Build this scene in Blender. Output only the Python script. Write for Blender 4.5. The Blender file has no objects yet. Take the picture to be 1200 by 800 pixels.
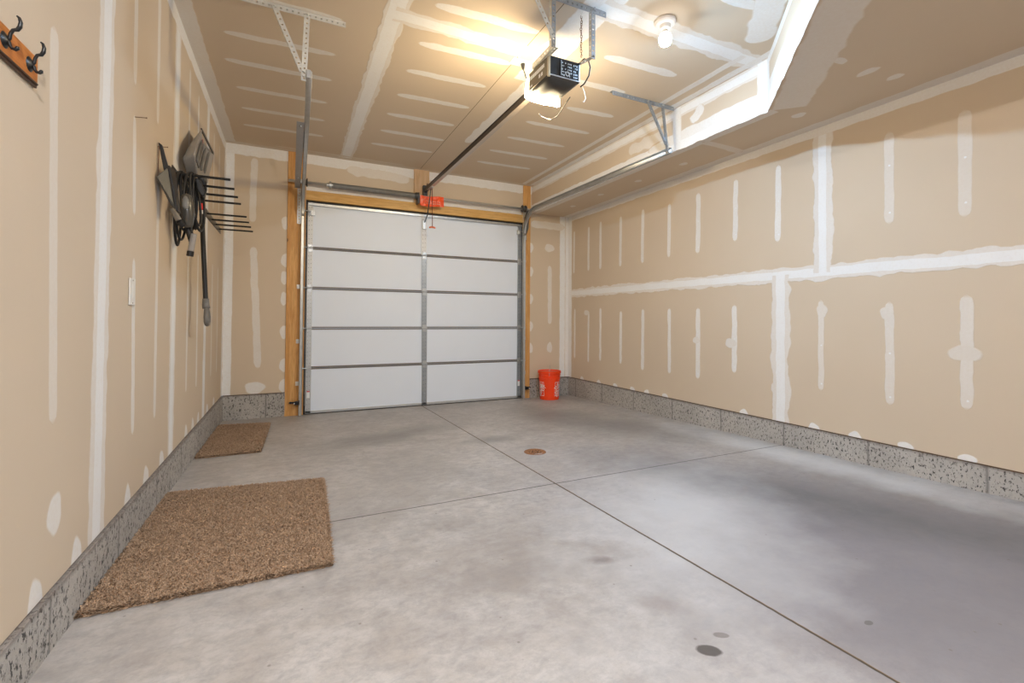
import bpy, math, random
from mathutils import Vector, Matrix
random.seed(7)
R = math.radians
scene = bpy.context.scene
col = scene.collection

# ------------------------------------------------------------------ dimensions (metres)
XL, XR, YB, ZC, ZS, XS, YD = -0.686, 3.87, 6.092, 3.056, 2.658, 3.222, 2.302
YBACK = -2.4
ZB = 0.198                       # top of the concrete stem wall
def fz(y): return -0.0229*(y-2.7)   # floor falls towards the door

# ------------------------------------------------------------------ node helpers
def new_mat(name):
    m = bpy.data.materials.new(name); m.use_nodes = True
    nt = m.node_tree; nt.nodes.clear()
    out = nt.nodes.new('ShaderNodeOutputMaterial')
    b = nt.nodes.new('ShaderNodeBsdfPrincipled')
    nt.links.new(b.outputs[0], out.inputs[0])
    return m, nt, b
def N(nt, t, **kw):
    n = nt.nodes.new(t)
    for k, v in kw.items():
        if k in n.inputs: n.inputs[k].default_value = v
        else: setattr(n, k, v)
    return n
def L(nt, a, b): nt.links.new(a, b)
def coords(nt, scale=(1,1,1)):
    tc = N(nt, 'ShaderNodeTexCoord'); mp = N(nt, 'ShaderNodeMapping'); mp.inputs['Scale'].default_value = scale
    L(nt, tc.outputs['Object'], mp.inputs[0]); return mp.outputs[0]
def noise(nt, scale, detail=3, rough=.5, vec=None, vscale=(1,1,1), dist=0):
    n = N(nt, 'ShaderNodeTexNoise'); n.inputs['Scale'].default_value = scale; n.inputs['Detail'].default_value = detail
    n.inputs['Roughness'].default_value = rough; n.inputs['Distortion'].default_value = dist
    L(nt, vec if vec is not None else coords(nt, vscale), n.inputs['Vector']); return n.outputs['Fac']
def ramp(nt, fac, stops):
    r = N(nt, 'ShaderNodeValToRGB'); e = r.color_ramp.elements
    while len(e) < len(stops): e.new(.5)
    for i, (p, c) in enumerate(stops):
        e[i].position = p; e[i].color = (c, c, c, 1) if isinstance(c, (int, float)) else (*c, 1)
    L(nt, fac, r.inputs[0]); return r.outputs[0]
def mix(nt, fac, a, b, mode='MIX'):
    m = N(nt, 'ShaderNodeMix', data_type='RGBA', blend_type=mode)
    for i, v in ((0, fac), (6, a), (7, b)):
        if isinstance(v, (int, float)): m.inputs[i].default_value = v if i == 0 else (v, v, v, 1)
        elif isinstance(v, tuple): m.inputs[i].default_value = (*v, 1)
        else: L(nt, v, m.inputs[i])
    return m.outputs[2]
def mth(nt, op, a, b=0., c=0.):
    m = N(nt, 'ShaderNodeMath', operation=op)
    for i, v in enumerate((a, b, c)):
        if isinstance(v, (int, float)): m.inputs[i].default_value = v
        else: L(nt, v, m.inputs[i])
    return m.outputs[0]
def bump(nt, b, h, strength=.3, dist=.01):
    n = N(nt, 'ShaderNodeBump'); n.inputs['Strength'].default_value = strength; n.inputs['Distance'].default_value = dist
    L(nt, h, n.inputs['Height']); L(nt, n.outputs[0], b.inputs['Normal'])
def simple(name, c, rough=.5, metal=0., var=.12, nscale=30, bmp=0., spec=None):
    m, nt, b = new_mat(name)
    f = noise(nt, nscale, 3)
    L(nt, mix(nt, f, tuple(x*(1-var) for x in c), tuple(min(1, x*(1+var)) for x in c)), b.inputs['Base Color'])
    b.inputs['Roughness'].default_value = rough; b.inputs['Metallic'].default_value = metal
    if spec is not None: b.inputs['Specular IOR Level'].default_value = spec
    if bmp: bump(nt, b, f, bmp, .004)
    return m

# ------------------------------------------------------------------ materials
def drywall():
    m, nt, b = new_mat('drywall_paper_and_joint_compound')
    v = coords(nt)
    fine = noise(nt, 220, 2, vec=v); big = noise(nt, 1.3, 3, vec=v)
    paper = mix(nt, big, (.64, .52, .385), (.70, .58, .44))
    paper = mix(nt, mth(nt, 'MULTIPLY', fine, .12), paper, (.50, .41, .29))
    mud = mix(nt, noise(nt, 9, 3, vec=v), (.84, .82, .79), (.88, .87, .85))
    at = N(nt, 'ShaderNodeAttribute', attribute_name='mud')
    edge = noise(nt, 60, 3, vec=v)
    a = at.outputs['Fac']
    a2 = mth(nt, 'MULTIPLY', a, mth(nt, 'MULTIPLY_ADD', edge, .5, .75)); 
    cl = N(nt, 'ShaderNodeClamp'); L(nt, a2, cl.inputs[0])
    L(nt, mix(nt, cl.outputs[0], paper, mud), b.inputs['Base Color'])
    b.inputs['Roughness'].default_value = .85; b.inputs['Specular IOR Level'].default_value = .2
    bump(nt, b, mth(nt, 'ADD', fine, mth(nt, 'MULTIPLY', noise(nt, 14, 3, vec=v), a)), .06, .004)
    return m
M_W = drywall()

def concrete_floor():
    m, nt, b = new_mat('stained_concrete_slab')
    v = coords(nt)
    sep = N(nt, 'ShaderNodeSeparateXYZ'); L(nt, v, sep.inputs[0]); X, Y = sep.outputs[0], sep.outputs[1]
    n1 = noise(nt, .9, 5, .6, vec=v, dist=.6); n2 = noise(nt, 5, 6, .65, vec=v, dist=.4); n3 = noise(nt, 60, 4, .7, vec=v)
    base = mix(nt, ramp(nt, n1, [(.3, 0), (.7, 1)]), (.315, .282, .252), (.505, .462, .422))
    base = mix(nt, ramp(nt, n2, [(.35, 0), (.7, 1)]), base, mix(nt, .6, base, (.60, .575, .555)))
    base = mix(nt, mth(nt, 'MULTIPLY', ramp(nt, n3, [(.45, 0), (.75, 1)]), .25), base, (.26, .24, .225))
    n5 = noise(nt, 16, 6, .75, vscale=(1, 1.3, 1), dist=.3)
    base = mix(nt, mth(nt, 'MULTIPLY', ramp(nt, n5, [(.42, 0), (.66, 1)]), .5), base, (.25, .235, .23))
    n6 = noise(nt, 2.1, 6, .7, vec=v, dist=1.2)
    base = mix(nt, mth(nt, 'MULTIPLY', ramp(nt, n6, [(.5, 0), (.72, 1)]), .45), base, (.26, .235, .222))
    # trowel streaks
    st = noise(nt, 3, 5, .65, vscale=(1, 4, 1), dist=.4)
    base = mix(nt, mth(nt, 'MULTIPLY', ramp(nt, st, [(.5, 0), (.8, 1)]), .3), base, (.55, .54, .53))
    def blob(cx, cy, rx, ry, rot, amt, colr, lo=.6, hi=1.2, nz=.9, ns=3):
        nonlocal base
        dx = mth(nt, 'SUBTRACT', X, cx); dy = mth(nt, 'SUBTRACT', Y, cy); c, s = math.cos(rot), math.sin(rot)
        a = mth(nt, 'DIVIDE', mth(nt, 'ADD', mth(nt, 'MULTIPLY', dx, c), mth(nt, 'MULTIPLY', dy, s)), rx)
        e = mth(nt, 'DIVIDE', mth(nt, 'SUBTRACT', mth(nt, 'MULTIPLY', dy, c), mth(nt, 'MULTIPLY', dx, s)), ry)
        d = mth(nt, 'SQRT', mth(nt, 'ADD', mth(nt, 'MULTIPLY', a, a), mth(nt, 'MULTIPLY', e, e)))
        d = mth(nt, 'ADD', d, mth(nt, 'MULTIPLY', mth(nt, 'SUBTRACT', noise(nt, ns, 4, .6, vec=v), .5), nz))
        k = ramp(nt, mth(nt, 'MULTIPLY', d, .5), [(lo*.5, 1), (hi*.5, 0)])
        base = mix(nt, mth(nt, 'MULTIPLY', k, amt), base, colr)
    blob(2.75, 1.2, 1.9, .95, R(110), .8, (.215, .200, .220), .2, 1.6, .8, 1.6)  # broad darkening of the right floor: dirt plus dimmer light painted in
    blob(2.0, .75, .8, 1.1, R(150), .75, (.20, .185, .20), .2, 1.5, .8, 1.6)  # near-right floor painted darker to offset excess lamp light
    # dark damp-looking traffic stains and pale efflorescence
    blob(2.83, 1.72, 1.35, .33, R(112), .85, (.14, .137, .142), .1, 1.6, 1.0, 2.6)
    blob(3.1, 3.9, .95, .4, R(110), .7, (.20, .19, .185), .2, 1.5, 1.2, 2.2)
    blob(2.75, 4.8, .6, .35, R(80), .6, (.20, .19, .18), .2, 1.5, 1.2, 2.5)
    blob(.85, 4.5, .8, .22, R(20), .6, (.20, .185, .17), .2, 1.5, 1.3, 3)
    blob(1.7, 3.95, .25, .12, 0, .6, (.2, .19, .18), .2, 1.5, 1., 4)
    blob(.75, 3.2, .8, .3, R(60), .4, (.26, .24, .22), .2, 1.5, 1.2, 2.5)
    blob(.9, 1.75, .6, .12, R(-15), .5, (.27, .24, .22), .2, 1.4, 1.6, 5)
    blob(.95, 2.0, .35, .25, R(30), .45, (.28, .25, .23), .2, 1.4, 1.4, 4)
    blob(3.62, 2.3, .22, 1.4, 0, .6, (.68, .69, .70), .3, 1.4, 1.2, 4)
    blob(1.9, 1.9, .5, .9, R(-45), .6, (.64, .64, .645), .2, 1.5, 1.2, 3)
    blob(1.25, 1.69, .07, .035, R(-20), .6, (.16, .12, .10), .3, 1.4, 1.6, 12)
    blob(1.33, 1.78, .16, .07, R(-40), .3, (.22, .17, .14), .3, 1.4, 2.2, 16)
    blob(1.25, 1.32, .09, .05, R(-30), .3, (.22, .17, .15), .3, 1.4, 1.4, 10)
    blob(1.208, 1.070, .043, .028, R(-35), .9, (.075, .063, .056), .8, 1.0, .3, 40)
    blob(1.304, 1.106, .028, .016, R(-30), .6, (.15, .125, .105), .8, 1.0, .3, 40)
    blob(1.815, .93, .02, .012, 0, .7, (.12, .11, .1), .8, 1.0, .4, 40)
    # rust freckles and specks
    sp = N(nt, 'ShaderNodeTexVoronoi'); sp.inputs['Scale'].default_value = 9; L(nt, v, sp.inputs['Vector'])
    base = mix(nt, ramp(nt, sp.outputs['Distance'], [(.03, .55), (.06, 0)]), base, (.16, .13, .11))
    # control joints
    wob = mth(nt, 'MULTIPLY', mth(nt, 'SUBTRACT', noise(nt, 22, 3, vec=v), .5), .006)
    def line(c, p, w, colr, amt):
        nonlocal base
        d = mth(nt, 'ABSOLUTE', mth(nt, 'ADD', mth(nt, 'SUBTRACT', c, p), wob))
        base = mix(nt, mth(nt, 'MULTIPLY', mth(nt, 'LESS_THAN', d, w), amt), base, colr)
        return mth(nt, 'LESS_THAN', d, w)
    l1 = line(X, 1.587, .0055, (.055, .037, .018), .92)
    l1b = line(X, 1.592, .002, (.30, .17, .06), .5)
    l2 = line(Y, 2.647, .0048, (.05, .045, .04), .85)
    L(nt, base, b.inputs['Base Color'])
    L(nt, ramp(nt, n2, [(.3, .42), (.7, .62)]), b.inputs['Roughness'])
    b.inputs['Specular IOR Level'].default_value = .35
    hgt = mth(nt, 'SUBTRACT', mth(nt, 'ADD', mth(nt, 'MULTIPLY', n2, .3), mth(nt, 'MULTIPLY', n3, .08)), mth(nt, 'MAXIMUM', l1, l2))
    bump(nt, b, hgt, .25, .01)
    return m
M_FLOOR = concrete_floor()

def stem():
    m, nt, b = new_mat('pitted_cast_concrete_stem_wall')
    v = coords(nt)
    n1 = noise(nt, 3, 4, vec=v); n2 = noise(nt, 30, 4, .7, vec=v)
    base = mix(nt, n1, (.33, .305, .275), (.58, .54, .49))
    base = mix(nt, ramp(nt, n2, [(.5, 0), (.8, .5)]), base, (.22, .21, .20))
    vo = noise(nt, 1, 3, .65, vscale=(75, 75, 42))
    pits = ramp(nt, vo, [(.575, 0), (.615, 1)])
    base = mix(nt, pits, base, (.075, .07, .065))
    n4 = noise(nt, 22, 5, .75, vec=v)
    base = mix(nt, ramp(nt, n4, [(.58, 0), (.66, .85)]), base, (.13, .12, .11))
    sep = N(nt, 'ShaderNodeSeparateXYZ'); L(nt, v, sep.inputs[0])
    t = mth(nt, 'ADD', sep.outputs[0], sep.outputs[1])
    fr = mth(nt, 'PINGPONG', mth(nt, 'ADD', t, mth(nt, 'MULTIPLY', noise(nt, 12, 3, vec=v), .015)), .325)
    base = mix(nt, ramp(nt, fr, [(0, .75), (.012, 0)]), base, (.14, .13, .12))
    top = ramp(nt, mth(nt, 'ADD', sep.outputs[2], mth(nt, 'MULTIPLY', n2, .03)), [(.19, 0), (.215, .8)])
    base = mix(nt, top, base, (.17, .14, .12))
    L(nt, base, b.inputs['Base Color']); b.inputs['Roughness'].default_value = .9
    bump(nt, b, mth(nt, 'SUBTRACT', n2, pits), .5, .008)
    return m
M_STEM = stem()

def wood(name, c0, c1, axis=2, knots=True):
    m, nt, b = new_mat(name)
    sc = [9, 9, 9]; sc[axis] = .8
    g = noise(nt, 2.2, 5, .6, vscale=tuple(sc), dist=.8)
    fine = noise(nt, 12, 3, .6, vscale=tuple(sc))
    base = mix(nt, ramp(nt, g, [(.35, 0), (.65, 1)]), c0, c1)
    base = mix(nt, mth(nt, 'MULTIPLY', ramp(nt, fine, [(.45, 0), (.7, 1)]), .35), base, tuple(x*.6 for x in c0))
    if knots:
        s2 = [1, 1, 1]; s2[axis] = .75
        vo = N(nt, 'ShaderNodeTexVoronoi'); vo.inputs['Scale'].default_value = 5.5; L(nt, coords(nt, tuple(s2)), vo.inputs['Vector'])
        base = mix(nt, ramp(nt, vo.outputs['Distance'], [(.07, .9), (.12, 0)]), base, (.12, .045, .015))
    L(nt, base, b.inputs['Base Color']); b.inputs['Roughness'].default_value = .6
    bump(nt, b, fine, .15, .003)
    return m
M_WOODV = wood('pine_post', (.60, .28, .075), (.76, .43, .15), 2)
M_WOODH = wood('pine_header', (.62, .34, .09), (.78, .49, .18), 0)
M_WOODP = wood('pale_pine_pad', (.60, .38, .20), (.72, .50, .31), 2)
M_OAK = wood('orange_stained_board', (.52, .16, .025), (.66, .24, .045), 1, False)
M_OAKD = simple('dark_moulded_edge', (.07, .03, .015), .35)
M_GALV = simple('galvanised_steel', (.50, .51, .51), .38, .85, .2, 25)
M_GALVL = simple('bright_zinc_perforated_angle', (.66, .65, .60), .42, .55, .12, 25)
M_GALVB = simple('dull_blue_zinc_perforated_angle', (.36, .39, .42), .42, .7, .2, 30)
M_TRACK = simple('zinc_track', (.47, .47, .455), .42, .75, .2, 12)
M_STILEW = simple('white_primed_stile', (.78, .79, .79), .45, 0, .05)
M_STILEG = simple('grey_steel_stile', (.36, .385, .41), .4, .55, .12, 18)
M_STILEL = simple('light_grey_steel_stile', (.52, .53, .53), .4, .45, .12, 18)
M_DOORW = simple('white_insulated_panel_skin', (.80, .86, .95), .5, 0, .02, 3)
M_SEAM = simple('taupe_section_joint', (.24, .22, .205), .75, 0, .1, 30, 0, .15)
M_BLACK = simple('black_plastic', (.012, .012, .013), .38, 0, .2)
M_BLACKR = simple('black_rubber', (.018, .018, .018), .6, 0, .2)
M_BLACKG = simple('glossy_black_steel', (.02, .02, .02), .3, .2, .2)
M_DGREY = simple('charcoal_plastic', (.055, .052, .048), .4, 0, .15)
M_SHOV = simple('grey_shovel_plastic', (.30, .285, .27), .3, 0, .1, 20)
M_GRIP = simple('grey_grip_plastic', (.17, .16, .145), .4, 0, .1)
M_SLEEVE = simple('light_grey_sleeve', (.33, .31, .29), .5, 0, .1)
M_SPRING = simple('oiled_spring_steel', (.30, .30, .29), .45, .5, .2)
M_SHAFT = simple('bright_steel_shaft', (.55, .54, .52), .35, .5, .1)
M_RED = simple('red_vinyl', (.80, .03, .02), .45, 0, .06)
M_ORANGE = simple('orange_bucket_plastic', (.97, .06, .004), .4, 0, .04)
M_TAG = simple('orange_warning_tag', (.92, .10, .02), .35, 0, .1, 40, .3)
M_WHITE = simple('white_print', (.85, .85, .83), .5, 0, .03)
M_PLASTW = simple('white_switch_plastic', (.80, .77, .71), .4, 0, .02)
M_RUST = simple('rusty_iron_grate', (.27, .12, .05), .8, .1, .6, 90, .5)
M_NAIL = simple('rusty_nail_steel', (.20, .11, .07), .5, .6, .2)
M_RAIL = simple('brown_black_rail', (.055, .045, .04), .35, .5, .15)
M_RAILE = simple('rail_lip', (.5, .42, .34), .35, .4, .15)
M_PANELG = simple('grey_label_face', (.22, .18, .12), .5, .1, .1)
M_CERAM = simple('porcelain_lampholder', (.75, .70, .64), .3, 0, .03)

def emis(name, c, s, base=(1, 1, 1)):
    m, nt, b = new_mat(name)
    b.inputs['Base Color'].default_value = (*base, 1)
    b.inputs['Emission Color'].default_value = (*c, 1); b.inputs['Emission Strength'].default_value = s
    b.inputs['Roughness'].default_value = .4
    return m
M_BULB = emis('lit_bulb_glass', (.42, .68, 1.0), 2150)
M_GLOBE = emis('glowing_bulb_globe', (.84, .92, 1.0), 8)
M_LENS = emis('lit_opener_lens', (1, .80, .50), 110)

def rug_mat():
    m, nt, b = new_mat('brown_shag_pile')
    v = coords(nt)
    a = noise(nt, 260, 2, vec=v); c = noise(nt, 6, 4, .6, vec=v); d = noise(nt, 45, 3, vec=v)
    base = mix(nt, ramp(nt, a, [(.35, 0), (.65, 1)]), (.24, .155, .092), (.62, .44, .30))
    base = mix(nt, mth(nt, 'MULTIPLY', ramp(nt, c, [(.4, 0), (.7, 1)]), .35), base, (.30, .20, .13))
    base = mix(nt, mth(nt, 'MULTIPLY', ramp(nt, d, [(.5, 0), (.7, 1)]), .35), base, (.19, .12, .07))
    L(nt, base, b.inputs['Base Color']); b.inputs['Roughness'].default_value = .95; b.inputs['Specular IOR Level'].default_value = .1
    return m
M_RUG = rug_mat()

# ------------------------------------------------------------------ mesh builder
class MB:
    def __init__(s): s.v = []; s.f = []; s.m = []; s.a = []
    def add(s, vs, fs, m=0, a=None):
        o = len(s.v); s.v += [tuple(x) for x in vs]; s.f += [tuple(i+o for i in f) for f in fs]; s.m += [m]*len(fs)
        s.a += list(a) if a is not None else [0.]*len(vs)
        return s
    def box(s, x0, x1, y0, y1, z0, z1, m=0):
        return s.hexa([(x0,y0,z0),(x1,y0,z0),(x1,y1,z0),(x0,y1,z0),(x0,y0,z1),(x1,y0,z1),(x1,y1,z1),(x0,y1,z1)], m)
    def hexa(s, p, m=0):
        return s.add(p, [(0,3,2,1),(4,5,6,7),(0,1,5,4),(1,2,6,5),(2,3,7,6),(3,0,4,7)], m)
    def quad(s, a, b, c, d, m=0): return s.add([a,b,c,d], [(0,1,2,3)], m)
    def tube(s, pts, r, n=8, m=0, closed=False, caps=True, flat=1.):
        pts = [Vector(p) for p in pts]; k = len(pts)
        rs = r if isinstance(r, (list, tuple)) else [r]*k
        up = Vector((0, 0, 1)); vs = []; prev = None
        for i, p in enumerate(pts):
            if closed: t = pts[(i+1) % k]-pts[i-1]
            else: t = pts[min(i+1, k-1)]-pts[max(i-1, 0)]
            t.normalize()
            if prev is None:
                a = t.cross(up)
                if a.length < .05: a = t.cross(Vector((1, 0, 0)))
            else: a = prev-t*prev.dot(t)
            a.normalize(); prev = a; b = t.cross(a)
            for j in range(n):
                q = 2*math.pi*j/n; vs.append(p+(a*math.cos(q)+b*math.sin(q)*flat)*rs[i])
        fs = []
        for i in range(k if closed else k-1):
            i2 = (i+1) % k
            for j in range(n):
                j2 = (j+1) % n; fs.append((i*n+j, i*n+j2, i2*n+j2, i2*n+j))
        if caps and not closed: fs += [tuple(reversed(range(n))), tuple((k-1)*n+j for j in range(n))]
        return s.add(vs, fs, m)
    def cyl(s, p0, p1, r, n=16, m=0, r1=None): return s.tube([p0, p1], [r, r if r1 is None else r1], n, m)
    def lathe(s, prof, c, n=32, m=0, axis='z'):
        vs = []; k = len(prof)
        for r_, h in prof:
            for j in range(n):
                q = 2*math.pi*j/n; a, b = r_*math.cos(q), r_*math.sin(q)
                p = (a, b, h) if axis == 'z' else (h, a, b) if axis == 'x' else (a, h, b)
                vs.append((c[0]+p[0], c[1]+p[1], c[2]+p[2]))
        fs = [(i*n+j, i*n+(j+1) % n, (i+1)*n+(j+1) % n, (i+1)*n+j) for i in range(k-1) for j in range(n)]
        return s.add(vs, fs, m)
    def extrude(s, poly, d, m=0):
        n = len(poly); P = [Vector(p) for p in poly]; d = Vector(d)
        return s.add(P+[p+d for p in P], [tuple(reversed(range(n))), tuple(range(n, 2*n))]+[(i, (i+1) % n, (i+1) % n+n, i+n) for i in range(n)], m)
    def perf(s, p0, p1, side, w, th, pitch=.034, r=.0062, m=0):
        """flat steel strip from p0 to p1 with a row of round holes, thickness th"""
        p0, p1, side = Vector(p0), Vector(p1), Vector(side).normalized()
        ax = p1-p0; Ln = ax.length; ax.normalize(); side = (side-ax*side.dot(ax)).normalized(); nn = ax.cross(side)*th
        k = max(1, round(Ln/pitch)); h = Ln/k
        for i in range(k):
            c = p0+ax*(h*(i+.5))+side*(w/2)
            outer = [(h/2,0),(h/2,w/2),(0,w/2),(-h/2,w/2),(-h/2,0),(-h/2,-w/2),(0,-w/2),(h/2,-w/2)]
            inner = [(r*math.cos(j*math.pi/4), r*math.sin(j*math.pi/4)) for j in range(8)]
            vs = []
            for off in (0, 1):
                for (a, b) in outer+inner: vs.append(c+ax*a+side*b+nn*off)
            fs = []
            for j in range(8):
                j2 = (j+1) % 8
                fs.append((j, j2, 8+j2, 8+j)); fs.append((16+j, 24+j, 24+j2, 16+j2)); fs.append((8+j, 8+j2, 24+j2, 24+j))
            for j in (1, 2, 5, 6): fs.append((j, 16+j, 16+j+1, j+1))
            if i == 0: fs += [(3, 19, 20, 4), (4, 20, 21, 5)]
            if i == k-1: fs += [(7, 23, 16, 0), (0, 16, 17, 1)]
            s.add(vs, fs, m)
        return s
    def angle(s, p0, p1, s1, s2, w1=.035, w2=.035, th=.0025, m=0):
        s.perf(p0, p1, s1, w1, th, m=m); return s.perf(p0, p1, s2, w2, th, m=m)
    def build(s, name, mats, parent=None, smooth=False, bevel=0, solid=0):
        me = bpy.data.meshes.new(name); me.from_pydata(s.v, [], s.f); me.validate(); me.update()
        if not isinstance(mats, (list, tuple)): mats = [mats]
        for m in mats: me.materials.append(m)
        if len(me.polygons) == len(s.m): me.polygons.foreach_set('material_index', s.m)
        if any(s.a):
            at = me.attributes.new('mud', 'FLOAT', 'POINT'); at.data.foreach_set('value', s.a)
        if smooth: me.polygons.foreach_set('use_smooth', [True]*len(me.polygons))
        o = bpy.data.objects.new(name, me); col.objects.link(o)
        if parent is not None:
            o.parent = parent; o.matrix_parent_inverse = Matrix.Translation(parent.location).inverted()
        if bevel:
            b = o.modifiers.new('bevel', 'BEVEL'); b.width = bevel; b.segments = 2; b.limit_method = 'ANGLE'
        if solid:
            b = o.modifiers.new('solid', 'SOLIDIFY'); b.thickness = solid; b.offset = 0
        if smooth:
            pass
        return o
def smooth_by_angle(o, deg=40):
    me = o.data
    me.polygons.foreach_set('use_smooth', [True]*len(me.polygons))
    if hasattr(me, 'set_sharp_from_angle'): me.set_sharp_from_angle(angle=R(deg))
def tag(o, label=None, cat=None, group=None, kind=None):
    for k, v in (('label', label), ('category', cat), ('group', group), ('kind', kind)):
        if v: o[k] = v
    return o
def thing(name, label, cat, loc, group=None, kind=None):
    e = bpy.data.objects.new(name, None); e.location = loc; e.empty_display_size = .1; col.objects.link(e)
    return tag(e, label, cat, group, kind)

# ------------------------------------------------------------------ joint compound patches on a wall plane
class Wall(MB):
    def __init__(s, fn, seed=1):
        super().__init__(); s.fn = fn; s.k = 0; s.rng = random.Random(seed)
    def wob(s, n, amp, step=3):
        kn = [s.rng.uniform(-1, 1) for _ in range(n//step+3)]; out = []
        for i in range(n):
            a = i/step; j = int(a); t = a-j; t = t*t*(3-2*t); out.append(amp*((kn[j]*(1-t)+kn[j+1]*t)+.25*s.rng.uniform(-1, 1)))
        return out
    def patch(s, u0, v0, u1, v1, w, a=.6, rough=.1, taper=.09, ends=(1, 1), fe=.16):
        """a trowelled band of compound from (u0,v0) to (u1,v1), w wide"""
        s.k += 1; off = .0004+.00003*s.k
        Ln = math.hypot(u1-u0, v1-v0); dx, dy = (u1-u0)/Ln, (v1-v0)/Ln; px, py = -dy, dx
        n = max(10, int(Ln/.022)); step = max(2, int(.07/(Ln/n)))
        wl, wr, wc = s.wob(n+1, rough, step), s.wob(n+1, rough, step), s.wob(n+1, rough*.5, step*3)
        vs, al, fs = [], [], []
        for i in range(n+1):
            t = i/n*Ln
            f = 1.
            if ends[0] and t < taper: f = min(f, math.sqrt(max(0, 1-(1-t/taper)**2)))
            if ends[1] and Ln-t < taper: f = min(f, math.sqrt(max(0, 1-(1-(Ln-t)/taper)**2)))
            f = max(f, .02)
            e0 = ends[0] and i == 0 or ends[1] and i == n
            for q, aa in ((-1, 0), (-1+fe, 1), (0, 1), (1-fe, 1), (1, 0)):
                g = (1+(wl[i] if q < 0 else wr[i]))*f
                d = (q*g+wc[i])*w/2
                vs.append(s.fn(u0+dx*t+px*d, v0+dy*t+py*d, .00008+.000004*s.k if aa == 0 else off)); al.append(0 if e0 else aa*a)
        for i in range(n):
            for j in range(4): fs.append((i*5+j, i*5+j+1, i*5+j+6, i*5+j+5))
        s.add(vs, fs, 0, al); return s
    def blob(s, u, v, ru, rv, a=.75, half=False):
        s.k += 1; off = .0004+.00003*s.k; n = 20; vs = [s.fn(u, v+(rv*.3 if half else 0), off)]; al = [a]; fs = []
        ph = s.rng.uniform(0, 6)
        for ring, (q, aa) in enumerate(((.85, 1), (1, 0))):
            for j in range(n):
                t = 2*math.pi*j/n; k = q*(1+.07*math.sin(3*t+ph)+.04*math.sin(5*t+2*ph))
                dv = rv*k*math.sin(t)
                if half and dv < 0: dv = 0
                vs.append(s.fn(u+ru*k*math.cos(t), v+dv, .00008+.000004*s.k if aa == 0 else off)); al.append(aa*a)
        for j in range(n):
            j2 = (j+1) % n; fs.append((0, 1+j, 1+j2)); fs.append((1+j, 1+n+j, 1+n+j2, 1+j2))
        s.add(vs, fs, 0, al); return s
    def seam(s, u0, v0, u1, v1, w, ends=(0, 0), rough=.12, wide=1.55):
        s.patch(u0, v0, u1, v1, w*wide, .6, rough*1.5, .05, ends, .1)
        s.patch(u0, v0, u1, v1, w, 1., rough, .05, ends, .2); return s
    def dimple(s, u, v): return s.blob(u, v, .008, .008, 1.)

fL = lambda u, v, o: (XL+o, u, v)
fR = lambda u, v, o: (XR-o, u, v)
fB = lambda u, v, o: (u, YB-o, v)
fC = lambda u, v, o: (u, v, ZC-o)
fS = lambda u, v, o: (u, v, ZS-o)
fX = lambda u, v, o: (XS-o, u, v)
DG0, DG1 = (XS, YD), (1.92, .98)
dgl = math.hypot(DG1[0]-DG0[0], DG1[1]-DG0[1]); dgx, dgy = (DG1[0]-DG0[0])/dgl, (DG1[1]-DG0[1])/dgl
fD = lambda u, v, o: (DG0[0]+dgx*u+dgy*o, DG0[1]+dgy*u-dgx*o, v)

# ---- left wall
w = Wall(fL, 3)
w.box(XL-.12, XL, YBACK-.12, YB+.12, ZB+.004, ZC+.1)
w.patch(1.93, 2.0, 1.99, .73, .062, .42, .06, .05)
w.blob(2.018, .435, .055, .072, .7)
w.seam(2.39, ZC, 2.39, ZB+.005, .10, rough=.07, wide=1.75)
w.patch(2.75, 2.95, 2.76, 2.18, .06, .5, .06); w.patch(2.765, 2.05, 2.79, 1.56, .055, .55, .06); w.patch(2.80, 1.37, 2.84, .5, .058, .6, .1)
w.patch(3.17, 2.95, 3.18, 2.15, .06, .5); w.patch(3.22, 1.9, 3.24, .5, .06, .55)
w.seam(3.65, ZC, 3.65, ZB+.005, .11, rough=.07, wide=1.5)
w.patch(4.05, 2.9, 4.05, 2.2, .06, .5); w.patch(4.10, 1.6, 4.11, .52, .06, .55)
w.patch(4.4, 2.86, 4.42, 2.1, .06, .6); w.patch(4.5, 1.6, 4.52, .5, .06, .6)
w.seam(4.88, ZC, 4.88, ZB+.005, .11, rough=.07, wide=1.4)
w.patch(5.23, 2.86, 5.25, 2.1, .06, .5); w.patch(5.27, 1.6, 5.28, .5, .06, .5)
w.patch(5.60, 2.86, 5.62, 2.1, .06, .5); w.patch(5.64, 1.6, 5.66, .5, .06, .5)
for u in (1.5,): w.seam(u-.35, ZC, u-.35, ZB+.005, .10)
for u in (1.9, 2.2, 2.78, 3.09, 3.42, 4.14, 4.4, 4.64, 5.1, 5.5): w.blob(u, ZB+.006, .05 if u < 3 else .06, .085, .75, True)
w.patch(YBACK, ZC-.045, YB, ZC-.045, .13, .85, .1, .02, (0, 0), .12)
w.patch(YB-.04, ZC, YB-.04, ZB+.005, .09, .9, .06, .02, (0, 0), .15)
tag(w.build('wall_left', M_W), 'unpainted drywall left wall with long vertical taped seams', None, None, 'structure')

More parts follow.
